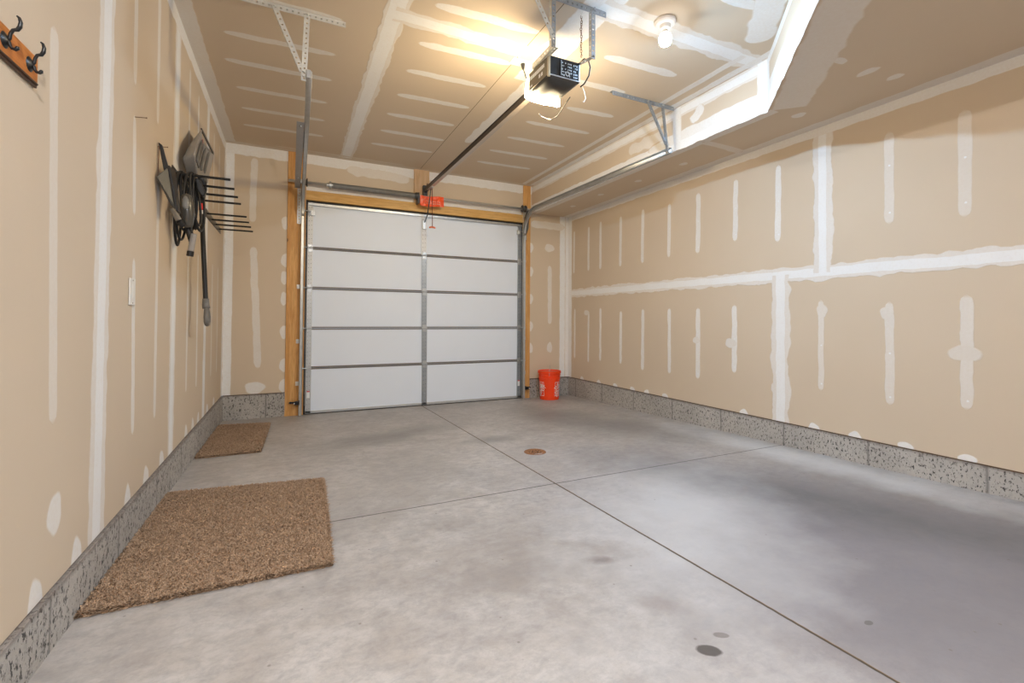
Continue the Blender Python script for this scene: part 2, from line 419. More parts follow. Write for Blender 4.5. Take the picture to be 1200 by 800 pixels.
# ---- right wall
w = Wall(fR, 5)
w.box(XR, XR+.12, YBACK-.12, YB+.12, ZB+.004, ZC+.1)
for u, v1, v0, ww in ((5.93,2.43,1.77,.045),(5.55,2.43,1.775,.05),(5.265,2.45,1.77,.055),(4.83,2.435,1.765,.055),(4.41,2.44,1.765,.058),(3.97,2.41,1.785,.055),
                  (3.555,2.43,1.78,.065),(3.10,2.45,1.84,.058),(2.665,2.46,1.77,.06)):
    w.patch(u, v1, u+.01, v0, ww, .72, .12, .06)
    w.dimple(u, (v0+v1)/2+.02); w.dimple(u, v0+.07)
w.patch(1.825, 2.45, 1.83, 1.775, .065, .42, .08, .06); w.patch(1.41, 2.44, 1.415, 1.745, .075, .42, .08, .06)
for u, vv in ((1.825, (1.86, 2.2)), (1.41, (1.84, 2.13))):
    for q in vv: w.dimple(u, q)
for u, v1, v0, ww, s_ in ((5.905,1.25,.49,.045,.75),(5.55,1.2,.46,.045,.75),(5.265,1.25,.5,.05,.75),(4.827,1.2,.5,.055,.75),(4.41,1.22,.46,.055,.75),(3.97,1.22,.47,.055,.75),(3.563,1.216,.46,.06,.75),
                      (3.117,1.235,.57,.062,.75),(2.307,1.253,.515,.05,.5),(1.832,1.225,.48,.062,.5),(1.412,1.254,.52,.068,.5)):
    w.patch(u, v1, u+.005, v0, ww, s_, .14, .06)
    w.dimple(u, v0+.06); w.dimple(u, (v0+v1)/2)
w.blob(3.16, .86, .07, .05, .6); w.blob(1.425, .88, .09, .055, .45); w.blob(3.585, .87, .05, .04, .6); w.blob(2.3, 1.16, .045, .06, .5); w.blob(1.85, 1.14, .045, .05, .5); w.blob(5.6, 1.18, .07, .04, .6)
w.seam(YBACK, 1.475, YB, 1.478, .085, rough=.13, wide=1.5)
w.seam(2.288, ZS, 2.292, 1.47, .075, rough=.09, wide=2.1)
w.seam(2.652, 1.48, 2.655, ZB+.005, .10, rough=.12, wide=1.7)
w.seam(-.1, ZS, -.1, 1.47, .1)
for u in (5.71, 5.30, 4.94, 4.60, 4.34, 4.04, 3.02, 2.37, 2.065, 1.746, 1.417, 1.0): w.blob(u, ZB+.006, .05, .045, .85, True)
w.patch(YBACK, ZS-.03, YB, ZS-.03, .085, .75, .1, .02, (0, 0), .12)
w.patch(YB-.045, ZC, YB-.045, ZB+.005, .11, .95, .06, .02, (0, 0), .15)
tag(w.build('wall_right', M_W), 'unpainted drywall right wall with T-shaped white taped seams', None, None, 'structure')

# ---- front wall (around the garage door)
w = Wall(fB, 8)
w.box(XL, -.05, YB, YB+.12, ZB+.004, ZC+.1)
w.box(3.197, XR, YB, YB+.12, ZB+.004, ZC+.1)
w.box(-.05, 3.197, YB, YB+.12, 2.616, ZC+.1)
w.patch(-.40, 2.93, -.41, 2.17, .075, .55, .1, .07); w.patch(-.40, 1.9, -.33, .49, .08, .6, .12, .09)
w.blob(-.36, ZB+.075, .11, .075, .75)
for v in (2.2, 1.756, 1.55, 1.302, .91, .52, .278): w.blob(-.07, v, .045, .085, .7)
w.patch(3.535, 1.9, 3.54, 1.0, .075, .55, .12, .09); w.blob(3.54, .655, .05, .085, .6); w.blob(3.53, 2.16, .09, .065, .6)
for v in (2.145, 1.79, 1.383, .978, .649): w.blob(3.215, v, .04, .08, .65)
w.patch(XL+.045, ZC, XL+.045, ZB+.005, .09, .95, .06, .02, (0, 0), .15)
w.patch(XR-.11, ZC, XR-.11, ZB+.005, .1, .95, .06, .02, (0, 0), .15)
w.patch(XR-.03, ZC, XR-.03, ZB+.005, .06, .8, .06, .02, (0, 0), .15)
w.patch(XL, ZC-.05, XR, ZC-.05, .15, .8, .1, .02, (0, 0), .12)
w.patch(.11, 2.66, 3.05, 2.66, .09, .8, .1, .02, (0, 0), .12)
w.patch(.6, 2.94, 1.4, 2.91, .13, .5, .2, .15); w.patch(3.2, 2.5, 3.8, 2.5, .12, .6, .1)
tag(w.build('wall_front', M_W), 'drywall around the garage door', None, None, 'structure')
# ---- wall behind the viewpoint, with a wide opening added to let in fill daylight
mb = MB(); WX0, WX1, WZ = -.3, 3.3, 2.45
mb.box(XL, WX0, YBACK-.12, YBACK, fz(YBACK), ZC+.1); mb.box(WX1, XR, YBACK-.12, YBACK, fz(YBACK), ZC+.1); mb.box(WX0, WX1, YBACK-.12, YBACK, WZ, ZC+.1)
tag(mb.build('wall_back', M_W), 'drywall back wall', None, None, 'structure')

# ---- ceiling
w = Wall(fC, 11)
w.box(XL-.12, XR+.12, YBACK-.12, YB+.12, ZC, ZC+.12)
def strips(x0, x1, ys, ww, a=.62):
    for y in ys: w.patch(x0+w.rng.uniform(-.02, .02), y+w.rng.uniform(0, .02), x1+w.rng.uniform(-.03, .03), y-.02, ww, a+.15, .14, .16)
strips(-.475, .28, (5.435, 5.0, 4.575, 4.12, 3.71, 3.26, 2.83, 2.4, 1.97), .075, .5)
strips(.80, 1.51, (5.38, 4.96, 4.53, 4.09, 3.655, 3.245, 2.80, 1.98), .085, .6)
strips(2.07, 2.83, (5.40, 4.965, 4.53, 4.09), .08, .6)
strips(2.28, 2.81, (3.65,), .085, .6); strips(2.08, 2.60, (3.215,), .085, .6); strips(2.08, 2.82, (2.805,), .095, .6); strips(2.30, 2.66, (1.96,), .095, .6)
strips(.80, 1.51, (1.5,), .085); strips(2.07, 2.83, (1.5, 1.0), .085)
w.seam(.585, YBACK, .585, YB-.05, .12, rough=.08, wide=1.3)
w.patch(1.74, YBACK, 1.74, 3.4, .24, .85, .1, .02, (0, 0), .1); w.patch(1.775, 3.3, 1.765, 4.9, .11, .8, .2, .1)
w.seam(.58, 3.02, 1.53, 3.03, .11, (0, 0), .1, 1.5); w.seam(.58, 2.39, .3, 2.39, .1)
w.seam(1.74, 2.387, XS, 2.382, .12, (0, 0), .12, 1.6)
w.patch(3.03, YD+.05, 3.05, YB, .065, .75, .08, .02, (0, 0)); w.patch(3.17, YD-.1, 3.19, YB, .075, .85, .1, .02, (0, 0))
w.patch(2.98, 1.95+.25, 1.7, .9, .2, .8, .1)
w.patch(XL+.045, YBACK, XL+.045, YB, .11, .55, .08, .02, (0, 0), .12)
w.patch(XL, YB-.04, XR, YB-.04, .09, .25, .1, .02, (0, 0), .12)
w.patch(-.2, YB-.13, 1.3, YB-.12, .05, .3, .3, .3)
# bare paper strip whose joint is left open: a hairline groove beside it
w.quad((1.512, YBACK, ZC-.0013), (1.517, YBACK, ZC-.0013), (1.522, YB, ZC-.0013), (1.517, YB, ZC-.0013), 1)
tag(w.build('ceiling', [M_W, simple('open_joint', (.16, .11, .06), .9)]), 'unpainted drywall ceiling with rows of short mud strips', None, None, 'structure')

# ---- dropped soffit along the right wall (bulkhead)
w = Wall(fS, 14)
poly = [(XS, YB), (XS, YD), DG1, (DG1[0], YBACK), (XR, YBACK), (XR, YB)]
w.extrude([(x, y, ZS) for x, y in poly], (0, 0, ZC-ZS-.0005))
for (x, y, r1, r2) in ((3.50,2.244,.055,.035),(3.274,1.656,.07,.03),(3.499,1.614,.05,.03),(2.981,1.659,.03,.05),(3.562,3.461,.05,.03),(3.546,4.118,.05,.03),(3.514,4.783,.05,.03),(3.53,5.45,.05,.03)): w.blob(x, y, r2*1.3, r1, .6)
w.patch(XS+.045, YD-.03, XS+.045, YB, .09, .55, .06, .02, (0, 0), .1)
w.patch(3.315, 2.205, 2.015, .885, .25, .5, .08, .02, (0, 0), .12)
w.patch(XR-.05, YBACK, XR-.05, YB, .12, .55, .1, .02, (0, 0), .15)
w.patch(3.27, 2.95, 3.80, 2.97, .09, .45, .15, .05)
w.fn = fX; w.k = 0
w.seam(YD, ZC-.05, YB, ZC-.05, .075, rough=.1, wide=1.5); w.patch(YD, ZS+.06, YB, ZS+.06, .13, 1., .08, .02, (0, 0), .06)
w.patch(YD, ZS+.13, 3.6, ZS+.11, .1, .75, .15, .2); w.patch(3.21, ZS, 3.21, ZC, .12, .9, .03, .02, (0, 0), .3)
w.patch(YD+.04, ZS, YD+.04, ZC, .09, 1., .05, .02, (0, 0), .1); w.patch(3.32, ZS+.22, 3.9, ZS+.2, .12, .5, .3, .1)
w.patch(2.9, ZS+.3, 3.05, ZS+.2, .09, .8, .3, .04)
w.fn = fD; w.k = 0
w.patch(0, ZC-.03, dgl, ZC-.03, .07, .9, .1, .02, (0, 0)); w.patch(0, ZS+.07, dgl, ZS+.07, .15, 1., .08, .02, (0, 0), .05)
w.patch(.0, ZS+.16, dgl, ZS+.15, .1, .6, .15, .05, (0, 0)); w.patch(.035, ZS, .035, ZC, .08, 1., .05, .02, (0, 0), .1)
tag(w.build('trim_1', M_W), 'dropped drywall soffit running along the right wall with a diagonal corner', None, None, 'structure')

# ---- floor and stem walls
mb = MB(); n = 24
ys = [YBACK-.1+(YB+.6-YBACK+.1)*i/n for i in range(n+1)]
for i in range(n):
    mb.hexa([(XL-.1, ys[i], fz(ys[i])-.15), (XR+.1, ys[i], fz(ys[i])-.15), (XR+.1, ys[i+1], fz(ys[i+1])-.15), (XL-.1, ys[i+1], fz(ys[i+1])-.15),
             (XL-.1, ys[i], fz(ys[i])), (XR+.1, ys[i], fz(ys[i])), (XR+.1, ys[i+1], fz(ys[i+1])), (XL-.1, ys[i+1], fz(ys[i+1]))])
# keep only outer faces: rebuild as one slab
mb = MB()
a, b_ = YBACK-.1, YB+.6
mb.hexa([(XL-.1, a, fz(a)-.2), (XR+.1, a, fz(a)-.2), (XR+.1, b_, fz(b_)-.2), (XL-.1, b_, fz(b_)-.2),
         (XL-.1, a, fz(a)), (XR+.1, a, fz(a)), (XR+.1, b_, fz(b_)), (XL-.1, b_, fz(b_))])
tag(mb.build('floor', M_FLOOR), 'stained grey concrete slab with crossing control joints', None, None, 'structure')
def stemwall(name, label, boxes):
    mb = MB()
    for (x0, x1, y0, y1) in boxes:
        mb.hexa([(x0,y0,fz(y0)-.05),(x1,y0,fz(y0)-.05),(x1,y1,fz(y1)-.05),(x0,y1,fz(y1)-.05),(x0,y0,ZB),(x1,y0,ZB),(x1,y1,ZB),(x0,y1,ZB)])
    tag(mb.build(name, M_STEM, bevel=.003), label, None, None, 'structure')
M_GAP = simple('rusty_shadow_gap', (.10, .055, .03), .9)
def stemline(name, parent, box):
    MB().box(*box).build(name, M_GAP, parent)
stemwall('baseboard_left', 'pitted concrete stem wall under the left drywall', [(XL-.12, XL+.014, YBACK, YB)])
stemwall('baseboard_right', 'pitted concrete stem wall under the right drywall', [(XR-.004, XR+.12, YBACK, YB)])
stemwall('baseboard_front', 'pitted concrete stem walls either side of the door', [(XL+.014, -.052, YB-.004, YB+.12), (3.199, XR-.004, YB-.004, YB+.12)])

for nm, bx in (('baseboard_right', (XR-.005, XR+.01, YBACK, YB-.005, ZB-.001, ZB+.0055)), ('baseboard_front', (XL+.014, -.052, YB-.006, YB+.01, ZB-.001, ZB+.0055)), ('baseboard_front', (3.199, XR-.006, YB-.006, YB+.01, ZB-.001, ZB+.0055))):
    stemline('sill_gap', bpy.data.objects[nm], bx)
# ---- pine framing around the door
WY = YB-.016
def board(name, label, x0, x1, z0, z1, mat, y0=WY, y1=YB+.09):
    mb = MB(); mb.box(x0, x1, y0, y1, z0, z1)
    tag(mb.build(name, mat, bevel=.003), label, None, None, 'structure')
board('trim_2', 'tall pine post left of the garage door', -.05, .148, fz(YB)-.005, ZC, M_WOODV)
board('trim_3', 'tall pine post right of the garage door', 3.075, 3.195, fz(YB)-.005, ZC, M_WOODV)
board('trim_4', 'pine header beam over the garage door', .148, 3.075, 2.50, 2.614, M_WOODH)
board('trim_5', 'short pine pad between header and ceiling', 1.45, 1.652, 2.614, ZC, M_WOODP, YB-.034, YB-.001)

# ------------------------------------------------------------------ sectional garage door
DY = YB+.012
zb = [fz(YB)+.012, .477, .955, 1.44, 1.925, 2.465]
door = thing('door_1', 'white five-section overhead garage door with steel stiles', None, ((.17+3.06)/2, DY, zb[0]), None, 'structure')
dx0, dx1 = .17, 3.06
for i in range(5):
    z0, z1 = zb[i]+.002, zb[i+1]-.002
    mb = MB(); mb.box(dx0, dx1, DY, DY+.05, z0, z1)
    sec = mb.build('door_section', M_DOORW, door, bevel=.004)
    # rolled steel edges (joint) along the top and bottom of each section
    mb = MB(); mb.box(dx0, dx1, DY-.007, DY, z0, z0+.016)
    if i < 4: mb.box(dx0, dx1, DY-.007, DY, z1-.016, z1)
    mb.build('section_joint', M_SEAM, sec, bevel=.002)
    ml = M_STILEL if i < 4 else M_STILEW
    for x0, x1, mt in ((dx0, dx0+.062, ml if i != 3 else M_STILEW), (2.995, dx1, M_STILEG), (1.562+.006*(4-i), 1.632+.006*(4-i), M_STILEW if i == 4 else M_STILEG)):
        mb = MB(); mb.box(x0, x1, DY-.012, DY-.0005, z0, z1)
        st = mb.build('stile', mt, sec, bevel=.002)
        mb = MB()
        for k in range(9):
            zz = z0+.05+(z1-z0-.1)*k/8
            for q in (.28, .72): mb.cyl((x0+(x1-x0)*q, DY-.0135, zz+.006*(q > .5)), (x0+(x1-x0)*q, DY-.011, zz+.006*(q > .5)), .0035, 6)
        mb.build('rivet', M_DGREY, st)
    # hinges
    if i < 4:
        for x0, x1, side in ((dx0, dx0+.062, -1), (1.565+.006*(4-i), 1.63+.006*(4-i), 0), (2.995, dx1, 1)):
            mb = MB(); zc = zb[i+1]
            mb.box(x0+.006, x1-.006, DY-.017, DY-.012, zc-.05, zc+.04)
            mb.cyl((x0-.002, DY-.022, zc), (x1+.002, DY-.022, zc), .009, 10)
            mb.box(x0+.01, x0+.016, DY-.03, DY-.012, zc-.02, zc+.02); mb.box(x1-.016, x1-.01, DY-.03, DY-.012, zc-.02, zc+.02)
            hg = mb.build('hinge', M_GALV, sec, bevel=.001)
            if side:
                xe = .128 if side < 0 else 3.085; xi = x0+.01 if side < 0 else x1-.01
                mb = MB(); mb.cyl((xi, DY-.045, zc), (xe, DY-.06, zc), .0055, 10); mb.cyl((xe-.011, DY-.06, zc), (xe+.011, DY-.06, zc), .021, 14)
                mb.build('roller', M_GALV, sec)
# top strut, top roller brackets, bottom seal
mb = MB(); zt = zb[5]
mb.box(dx0, dx1, DY-.03, DY, zt-.012, zt+.004); mb.box(dx0, dx1, DY-.032, DY-.026, zt-.028, zt+.004)
mb.build('top_strut', M_GALV, door, bevel=.002)
for x0, xe in ((dx0+.01, .13), (2.975, 3.085)):
    mb = MB(); mb.box(x0, x0+.07, DY-.026, DY-.012, zt-.15, zt-.085); mb.box(x0+.02, x0+.03, DY-.07, DY-.02, zt-.14, zt-.09)
    mb.cyl((x0+.02, DY-.06, zt-.105), (xe, DY-.06, zt-.105), .0055, 10); mb.cyl((xe-.011, DY-.06, zt-.105), (xe+.011, DY-.06, zt-.105), .021, 14)
    mb.build('top_roller_bracket', M_GALV, door, bevel=.002)
mb = MB(); mb.box(dx0, dx1, DY-.012, DY+.055, zb[0]-.002, zb[0]+.028); mb.build('bottom_rail', M_STILEL, door, bevel=.003)
mb = MB(); mb.box(dx0, dx1, DY-.006, DY+.05, fz(DY), zb[0]-.001); mb.build('bottom_seal', M_BLACKR, door)
for x0, x1 in ((.148, dx0-.001), (dx1+.001, 3.075)):
    mb = MB(); mb.box(x0, x1, DY-.004, DY+.05, fz(DY)+.002, 2.498); mb.build('side_seal', M_BLACKR, door)
mb = MB(); mb.box(dx0, dx1, DY+.01, DY+.06, 2.467, 2.498); mb.build('top_seal', M_BLACKR, door)
for x, z in ((.187, .118), (3.005, .105)):
    mb = MB(); mb.box(x, x+.032, DY-.0145, DY-.0125, z, z+.07); mb.build('sticker', M_WHITE, door)
    mb = MB(); mb.box(x, x+.032, DY-.0146, DY-.0126, z+.071, z+.082); mb.build('sticker_heading', M_RED, door)
mb = MB(); mb.box(1.60, 1.63, DY-.03, DY-.013, zb[0]+.04, zb[0]+.16); mb.build('lift_handle', M_STILEG, door, bevel=.004)
mb = MB(); mb.box(1.57, 1.62, DY-.034, DY-.013, 2.27, 2.40); mb.build('arm_bracket', M_GALV, door, bevel=.003)

# ------------------------------------------------------------------ tracks
def track(name, label, sx, xv, xe, ye, zh):
    """C-channel track: vertical run at x=xv, quarter curve, horizontal run ending at (xe, ye); opens towards -sx"""
    t = thing(name, label, 'door track', (xv, 6.03, fz(6.03)), 'garage door tracks')
    yv, rad = 6.035, .34
    path = []
    zc_, yc_ = zh-rad, yv-rad
    path += [(yv, fz(yv)+.006, 0, 1), (yv, 1.0, 0, 1), (yv, zc_, 0, 1)]
    for k in range(1, 13):
        a = k/12*math.pi/2; path.append((yc_+rad*math.cos(a), zc_+rad*math.sin(a), -math.sin(a), math.cos(a)))
    path += [(4.4, zh, -1, 0), (ye, zh, -1, 0)]
    # profile (along normal, along x): lip - web - lip
    prof = [(-.027, .0), (-.022, .004), (-.027, .030), (-.012, .034), (.012, .034), (.027, .030), (.022, .004), (.027, 0)]
    def sweep(pts, x_of):
        vs = []; fs = []; k = len(prof)
        for (y, z, ty, tz) in pts:
            ny, nz = tz, -ty        # normal in the YZ plane
            for (pn, px) in prof: vs.append((x_of(y)+sx*px, y+ny*pn, z+nz*pn))
        for i in range(len(pts)-1):
            for j in range(k-1): fs.append((i*k+j, i*k+j+1, (i+1)*k+j+1, (i+1)*k+j))
        return MB().add(vs, fs)
    xo = lambda y: xv+(xe-xv)*max(0, (yc_-y)/(yc_-ye))
    vt = sweep(path[:3], xo).build('vertical_track', M_TRACK, t, solid=.003)
    ht = sweep(path[2:], xo).build('horizontal_track', M_TRACK, t, solid=.003); smooth_by_angle(ht, 35)
    # jamb brackets
    xb = xv+sx*.036
    for z in (.30, .80, 1.45):
        mb = MB(); mb.box(min(xb, xb+sx*.002), max(xb, xb+sx*.002), 6.01, WY, z-.02, z+.02)
        mb.box(min(xb, xb+sx*.035), max(xb, xb+sx*.035), WY-.003, WY-.0005, z-.025, z+.025)
        mb.cyl((xb+sx*.018, WY-.01, z), (xb+sx*.018, WY-.003, z), .007, 6)
        mb.build('jamb_bracket', M_GALVL, t, bevel=.001)
    return t
TL_ = track('garage_door_track', 'left garage door track curving up beside the left pine post', -1, .132, .102, 3.20, 2.625)
TR_ = track('garage_door_track', 'right garage door track curving up beside the right pine post', 1, 3.052, 3.112, 3.20, 2.640)
# flag plates: angle iron where each track meets the curve
mb = MB(); mb.perf((.098, WY-.004, 2.20), (.098, WY-.004, 2.62), (-1, 0, 0), .045, .003); mb.quad((.098, 5.92, 2.36), (.098, WY, 2.2), (.098, WY, 2.62), (.098, 5.9, 2.62))
mb.build('flag_bracket', M_GALVL, TL_)
mb = MB(); mb.perf((3.094, WY-.004, 2.25), (3.094, WY-.004, 2.66), (1, 0, 0), .035, .003); mb.quad((3.094, 5.94, 2.4), (3.094, WY, 2.25), (3.094, WY, 2.66), (3.094, 5.94, 2.66))
mb.build('flag_bracket', M_GALV, TR_)
# stiffening angle under the left horizontal track
mb = MB(); mb.box(.022, .080, 3.93, 5.95, 2.594, 2.598); mb.box(.076, .080, 3.93, 5.95, 2.594, 2.640)
for y in (4.0, 5.5, 5.9): mb.cyl((.05, y, 2.585), (.05, y, 2.60), .008, 8)
mb.build('stiffening_angle', M_STILEG, TL_, bevel=.001)
mb = MB(); mb.box(.066, .096, 3.18, 3.2, 2.598, 2.652); mb.build('end_clip', M_GALV, TL_, bevel=.006)

# rear hangers of perforated angle
def hanger(label, xa, xb, y, strap_top, strap_bot, brace_top, zbot, mat, brace_bot=None):
    t = thing('track_hanger', label, 'track hanger', ((xa+xb)/2, y, ZC-.04), 'perforated angle hangers on the ceiling')
    mb = MB(); mb.angle((xa, y, ZC-.036), (xb, y, ZC-.036), (0, 0, 1), (0, 1, 0), .034, .034, m=0)
    # flange against the ceiling
    mb = MB(); mb.perf((xa, y, ZC-.0045), (xb, y, ZC-.0045), (0, 1, 0), .036, .003); mb.perf((xa, y, ZC-.04), (xb, y, ZC-.04), (0, 0, 1), .034, .003)
    mb.build('ceiling_angle', mat, t)
    mb = MB(); mb.perf((strap_top, y-.004, ZC-.03), (strap_bot, y-.004, zbot), (1, 0, 0), .032, .0025); mb.perf((strap_top, y-.004, ZC-.03), (strap_bot, y-.004, zbot), (0, -1, 0), .026, .0025)
    mb.build('hanger_strap', mat, t)
    mb = MB(); bb = strap_bot if brace_bot is None else brace_bot
    mb.perf((brace_top, y-.009, ZC-.026), (bb, y-.009, zbot+.05), (1, 0, 0), .032, .0025); mb.perf((brace_top, y-.009, ZC-.026), (bb, y-.009, zbot+.05), (0, -1, 0), .02, .0025)
    mb.build('brace', mat, t)
    for x, z in ((strap_top+.016, ZC-.02), (brace_top+.016, ZC-.02), (strap_bot+.014, zbot+.06), (strap_bot+.014, zbot+.03)):
        MB().cyl((x, y-.018, z), (x, y-.004, z), .008, 6).build('bolt', M_GALVL, t)
    return t
hanger('bright perforated angle hanger bracing the left track end to the ceiling', -.40, .305, 3.245, .055, .040, -.135, 2.60, M_GALVL, .030)
hanger('dull perforated angle hanger holding the right track end beside the soffit', 2.474, 3.175, 3.205, 3.022, 3.078, 2.845, 2.625, M_GALVB, 3.06)

# ------------------------------------------------------------------ torsion spring assembly
SY, SZ = 5.98, 2.682
ts = thing('torsion_spring_assembly', 'steel shaft with long dark torsion spring above the garage door', 'spring', (1.56, SY, SZ))
MB().cyl((-.045, SY, SZ), (3.175, SY, SZ-.004), .0165, 16).build('shaft', M_SHAFT, ts, smooth=True)
mb = MB(); pts = []; turns, sg = 92, 14
for i in range(turns*sg+1):
    a = 2*math.pi*i/sg; pts.append((.425+1.03*i/(turns*sg), SY+.031*math.cos(a), SZ-.001+.031*math.sin(a)))
mb.tube(pts, .0056, 5); mb.build('spring', M_SPRING, ts, smooth=True)
mb = MB(); mb.lathe([(.0145, -.05), (.024, -.05), (.024, -.02), (.045, -.02), (.045, .0), (.034, .0), (.030, .05), (.0145, .05)], (.42, SY, SZ), 24, 0, 'x')
mb.build('winding_cone', M_GALV, ts)
mb = MB(); mb.lathe([(.0145, -.04), (.033, -.04), (.044, -.01), (.044, .01), (.0145, .01)], (1.47, SY, SZ), 24, 0, 'x')
mb.box(1.475, 1.495, SY-.03, YB-.036, SZ-.1, SZ+.04); mb.build('centre_bearing_bracket', M_DGREY, ts, bevel=.002)
for x in (.135, 3.035):
    mb = MB(); mb.lathe([(.0145, -.03), (.05, -.03), (.05, -.022), (.034, -.018), (.038, .012), (.05, .016), (.05, .024), (.0145, .024)], (x, SY, SZ), 24, 0, 'x')
    mb.build('cable_drum', M_DGREY, ts)
    xs = x-.045 if x < 1 else x+.035
    mb = MB(); mb.extrude([(xs, SY-.035, SZ-.03), (xs, SY-.035, SZ+.03), (xs, WY, SZ+.04), (xs, WY, SZ-.15)], (.004, 0, 0)); mb.cyl((xs-.006, SY, SZ), (xs+.01, SY, SZ), .024, 14)
    mb.build('bearing_plate', M_GALV, ts)
    xc = x+.012
    MB().cyl((xc, SY+.045, SZ), (.162 if x < 1 else 3.066, SY+.075, zb[0]+.1), .002, 6).build('lift_cable', M_GALV, ts)

# orange warning tag
tg = thing('warning_tag', 'crinkled orange warning tag hanging from the spring shaft', 'tag', (1.655, 5.93, 2.615))
mb = MB(); nx, nz = 16, 6; vs = []; fs = []
rg = random.Random(4)
for j in range(nz+1):
    for i in range(nx+1):
        x = 1.497+.318*i/nx; z = 2.549+.134*j/nz-.008*math.sin(i*.35)
        y = 5.925+.004*math.sin(i*1.1+j*.7)+.003*rg.uniform(-1, 1)
        vs.append((x, y, z))
for j in range(nz):
    for i in range(nx): fs.append((j*(nx+1)+i, j*(nx+1)+i+1, (j+1)*(nx+1)+i+1, (j+1)*(nx+1)+i))
mb.add(vs, fs); mb.build('tag_sheet', M_TAG, tg, solid=.0015)
mb = MB()
for i in range(9):
    for q in range(2):
        x = 1.55+.024*i+.004*q; z = 2.575+.028*q+rg.uniform(0, .006)
        mb.box(x, x+rg.uniform(.006, .016), 5.9165, 5.9175, z, z+.013)
for i in range(5): x = 1.51+.012*i; mb.box(x, x+.004, 5.9165, 5.9175, 2.60+.008*i, 2.625+.008*i)
mb.build('printed_marks', simple('pale_pink_print', (.85, .42, .32), .5), tg)
mb = MB(); mb.tube([(1.52, 5.928, 2.665), (1.52, 5.955, 2.70), (1.52, 5.99, 2.70), (1.52, 5.985, 2.66), (1.52, 5.93, 2.66)], .002, 6); mb.build('tie', M_BLACK, tg)

# ------------------------------------------------------------------ garage door opener
OX0, OX1, OY0, OY1, OZ0, OZ1 = 1.436, 1.674, 2.50, 2.80, 2.583, 2.742
op = thing('garage_door_opener', 'black ceiling-hung garage door opener with a glowing lamp lens and long rail', 'garage door opener', ((OX0+OX1)/2, (OY0+OY1)/2, OZ1))
mb = MB(); mb.box(OX0, OX1, OY0, OY1, OZ0+.028, OZ1)
mb.build('housing', M_BLACK, op, bevel=.01)
# bellied underside
mb = MB(); vs = []; fs = []; nx, ny = 10, 10
for i in range(nx+1):
    for j in range(ny+1):
        u, v = i/nx, j/ny
        d = .034*min(1, 4*min(u, 1-u))**.6*min(1, 4*min(v, 1-v, ))**.6
        vs.append((OX0+.004+(OX1-OX0-.008)*u, OY0+(OY1-OY0)*v, OZ0+.032-d))
for i in range(nx):
    for j in range(ny): fs.append((i*(ny+1)+j, i*(ny+1)+j+1, (i+1)*(ny+1)+j+1, (i+1)*(ny+1)+j))
mb.add(vs, fs); mb.build('bottom_cover', M_DGREY, op, smooth=True, solid=.003)
mb = MB(); mb.box(OX0-.003, OX0, OY0+.012, OY1-.005, OZ0+.034, OZ1-.008); mb.build('side_label_plate', M_PANELG, op, bevel=.001)
mb = MB(); mb.box(OX0-.006, OX0+.012, OY0-.004, OY0+.008, OZ0+.02, OZ1); mb.build('corner_strip', simple('brass_edge', (.55, .46, .30), .4, .4), op, bevel=.002)
mb = MB(); rg = random.Random(12)
y = OY0+.05
while y < OY1-.06:
    wd = rg.uniform(.008, .018); mb.box(OX0-.0042, OX0-.003, y, y+wd, OZ1-.06, OZ1-.035); y += wd+.004
for y in (OY0+.07, OY0+.10): mb.box(OX0-.0042, OX0-.003, y, y+.02, OZ1-.10, OZ1-.078)
for k in range(4): mb.box(OX0-.0042, OX0-.003, OY1-.09+.014*k, OY1-.08+.014*k, OZ0+.05, OZ0+.062)
mb.build('side_lettering', M_WHITE, op)
# rear control panel with printed diagrams
mb = MB(); mb.box(OX0+.085, OX1-.012, OY0-.006, OY0, OZ0+.04, OZ1-.014); mb.build('control_panel', M_BLACKG, op, bevel=.004)
mb = MB(); Y0, Y1 = OY0-.0075, OY0-.006
xp = OX0+.095
for c in range(3):
    for r_ in range(5):
        z = OZ1-.03-.019*r_
        for s_ in range(3):
            x = xp+.043*c+.011*s_
            if rg.random() < .85: mb.box(x, x+rg.uniform(.004, .009), Y0, Y1, z-rg.uniform(.006, .012), z)
mb.box(OX0+.088, OX0+.091, Y0, Y1, OZ0+.045, OZ1-.02)
mb.build('panel_lettering', simple('pale_blue_print', (.55, .62, .68), .4), op)
mb = MB(); mb.lathe([(.010, 0), (.016, 0), (.016, -.003), (.010, -.003), (.010, 0)], (OX0+.135, OY0-.006, OZ0+.06), 16, 0, 'y'); mb.build('learn_button', M_STILEL, op)
mb = MB(); mb.box(OX0+.01, OX1-.01, OY0-.004, OY0, OZ0+.030, OZ0+.036); mb.build('panel_ledge', M_GALV, op)
# lamp lens: wraps the door-side end and the belly of the housing
mb = MB(); vs = []; fs = []; nx, na = 12, 12
for i in range(nx+1):
    u = i/nx; x = OX0-.004+(OX1-OX0+.008)*u; k = .4+.6*math.sin(math.pi*u)**.5 if 0 < u < 1 else .4
    for j in range(na+1):
        a = j/na*R(106)
        yy = OY1-.035+(.035+.045*k)*math.sin(min(a, R(90)) if a < R(90) else R(180)-a)*1.0
        zz = OZ1-.012-(OZ1-OZ0+.012*k)*(1-math.cos(a))/(1-math.cos(R(106)))
        if a > R(90): yy = OY1-.035+(.035+.045*k)*(1-(a-R(90))/R(16))*1.0
        vs.append((x, yy, zz))
for i in range(nx):
    for j in range(na): fs.append((i*(na+1)+j, (i+1)*(na+1)+j, (i+1)*(na+1)+j+1, i*(na+1)+j+1))
for e in (0, nx): fs.append(tuple(e*(na+1)+j for j in (range(na+1) if e else reversed(range(na+1)))))
mb.add(vs, fs); mb.build('lamp_lens', M_LENS, op, smooth=False)
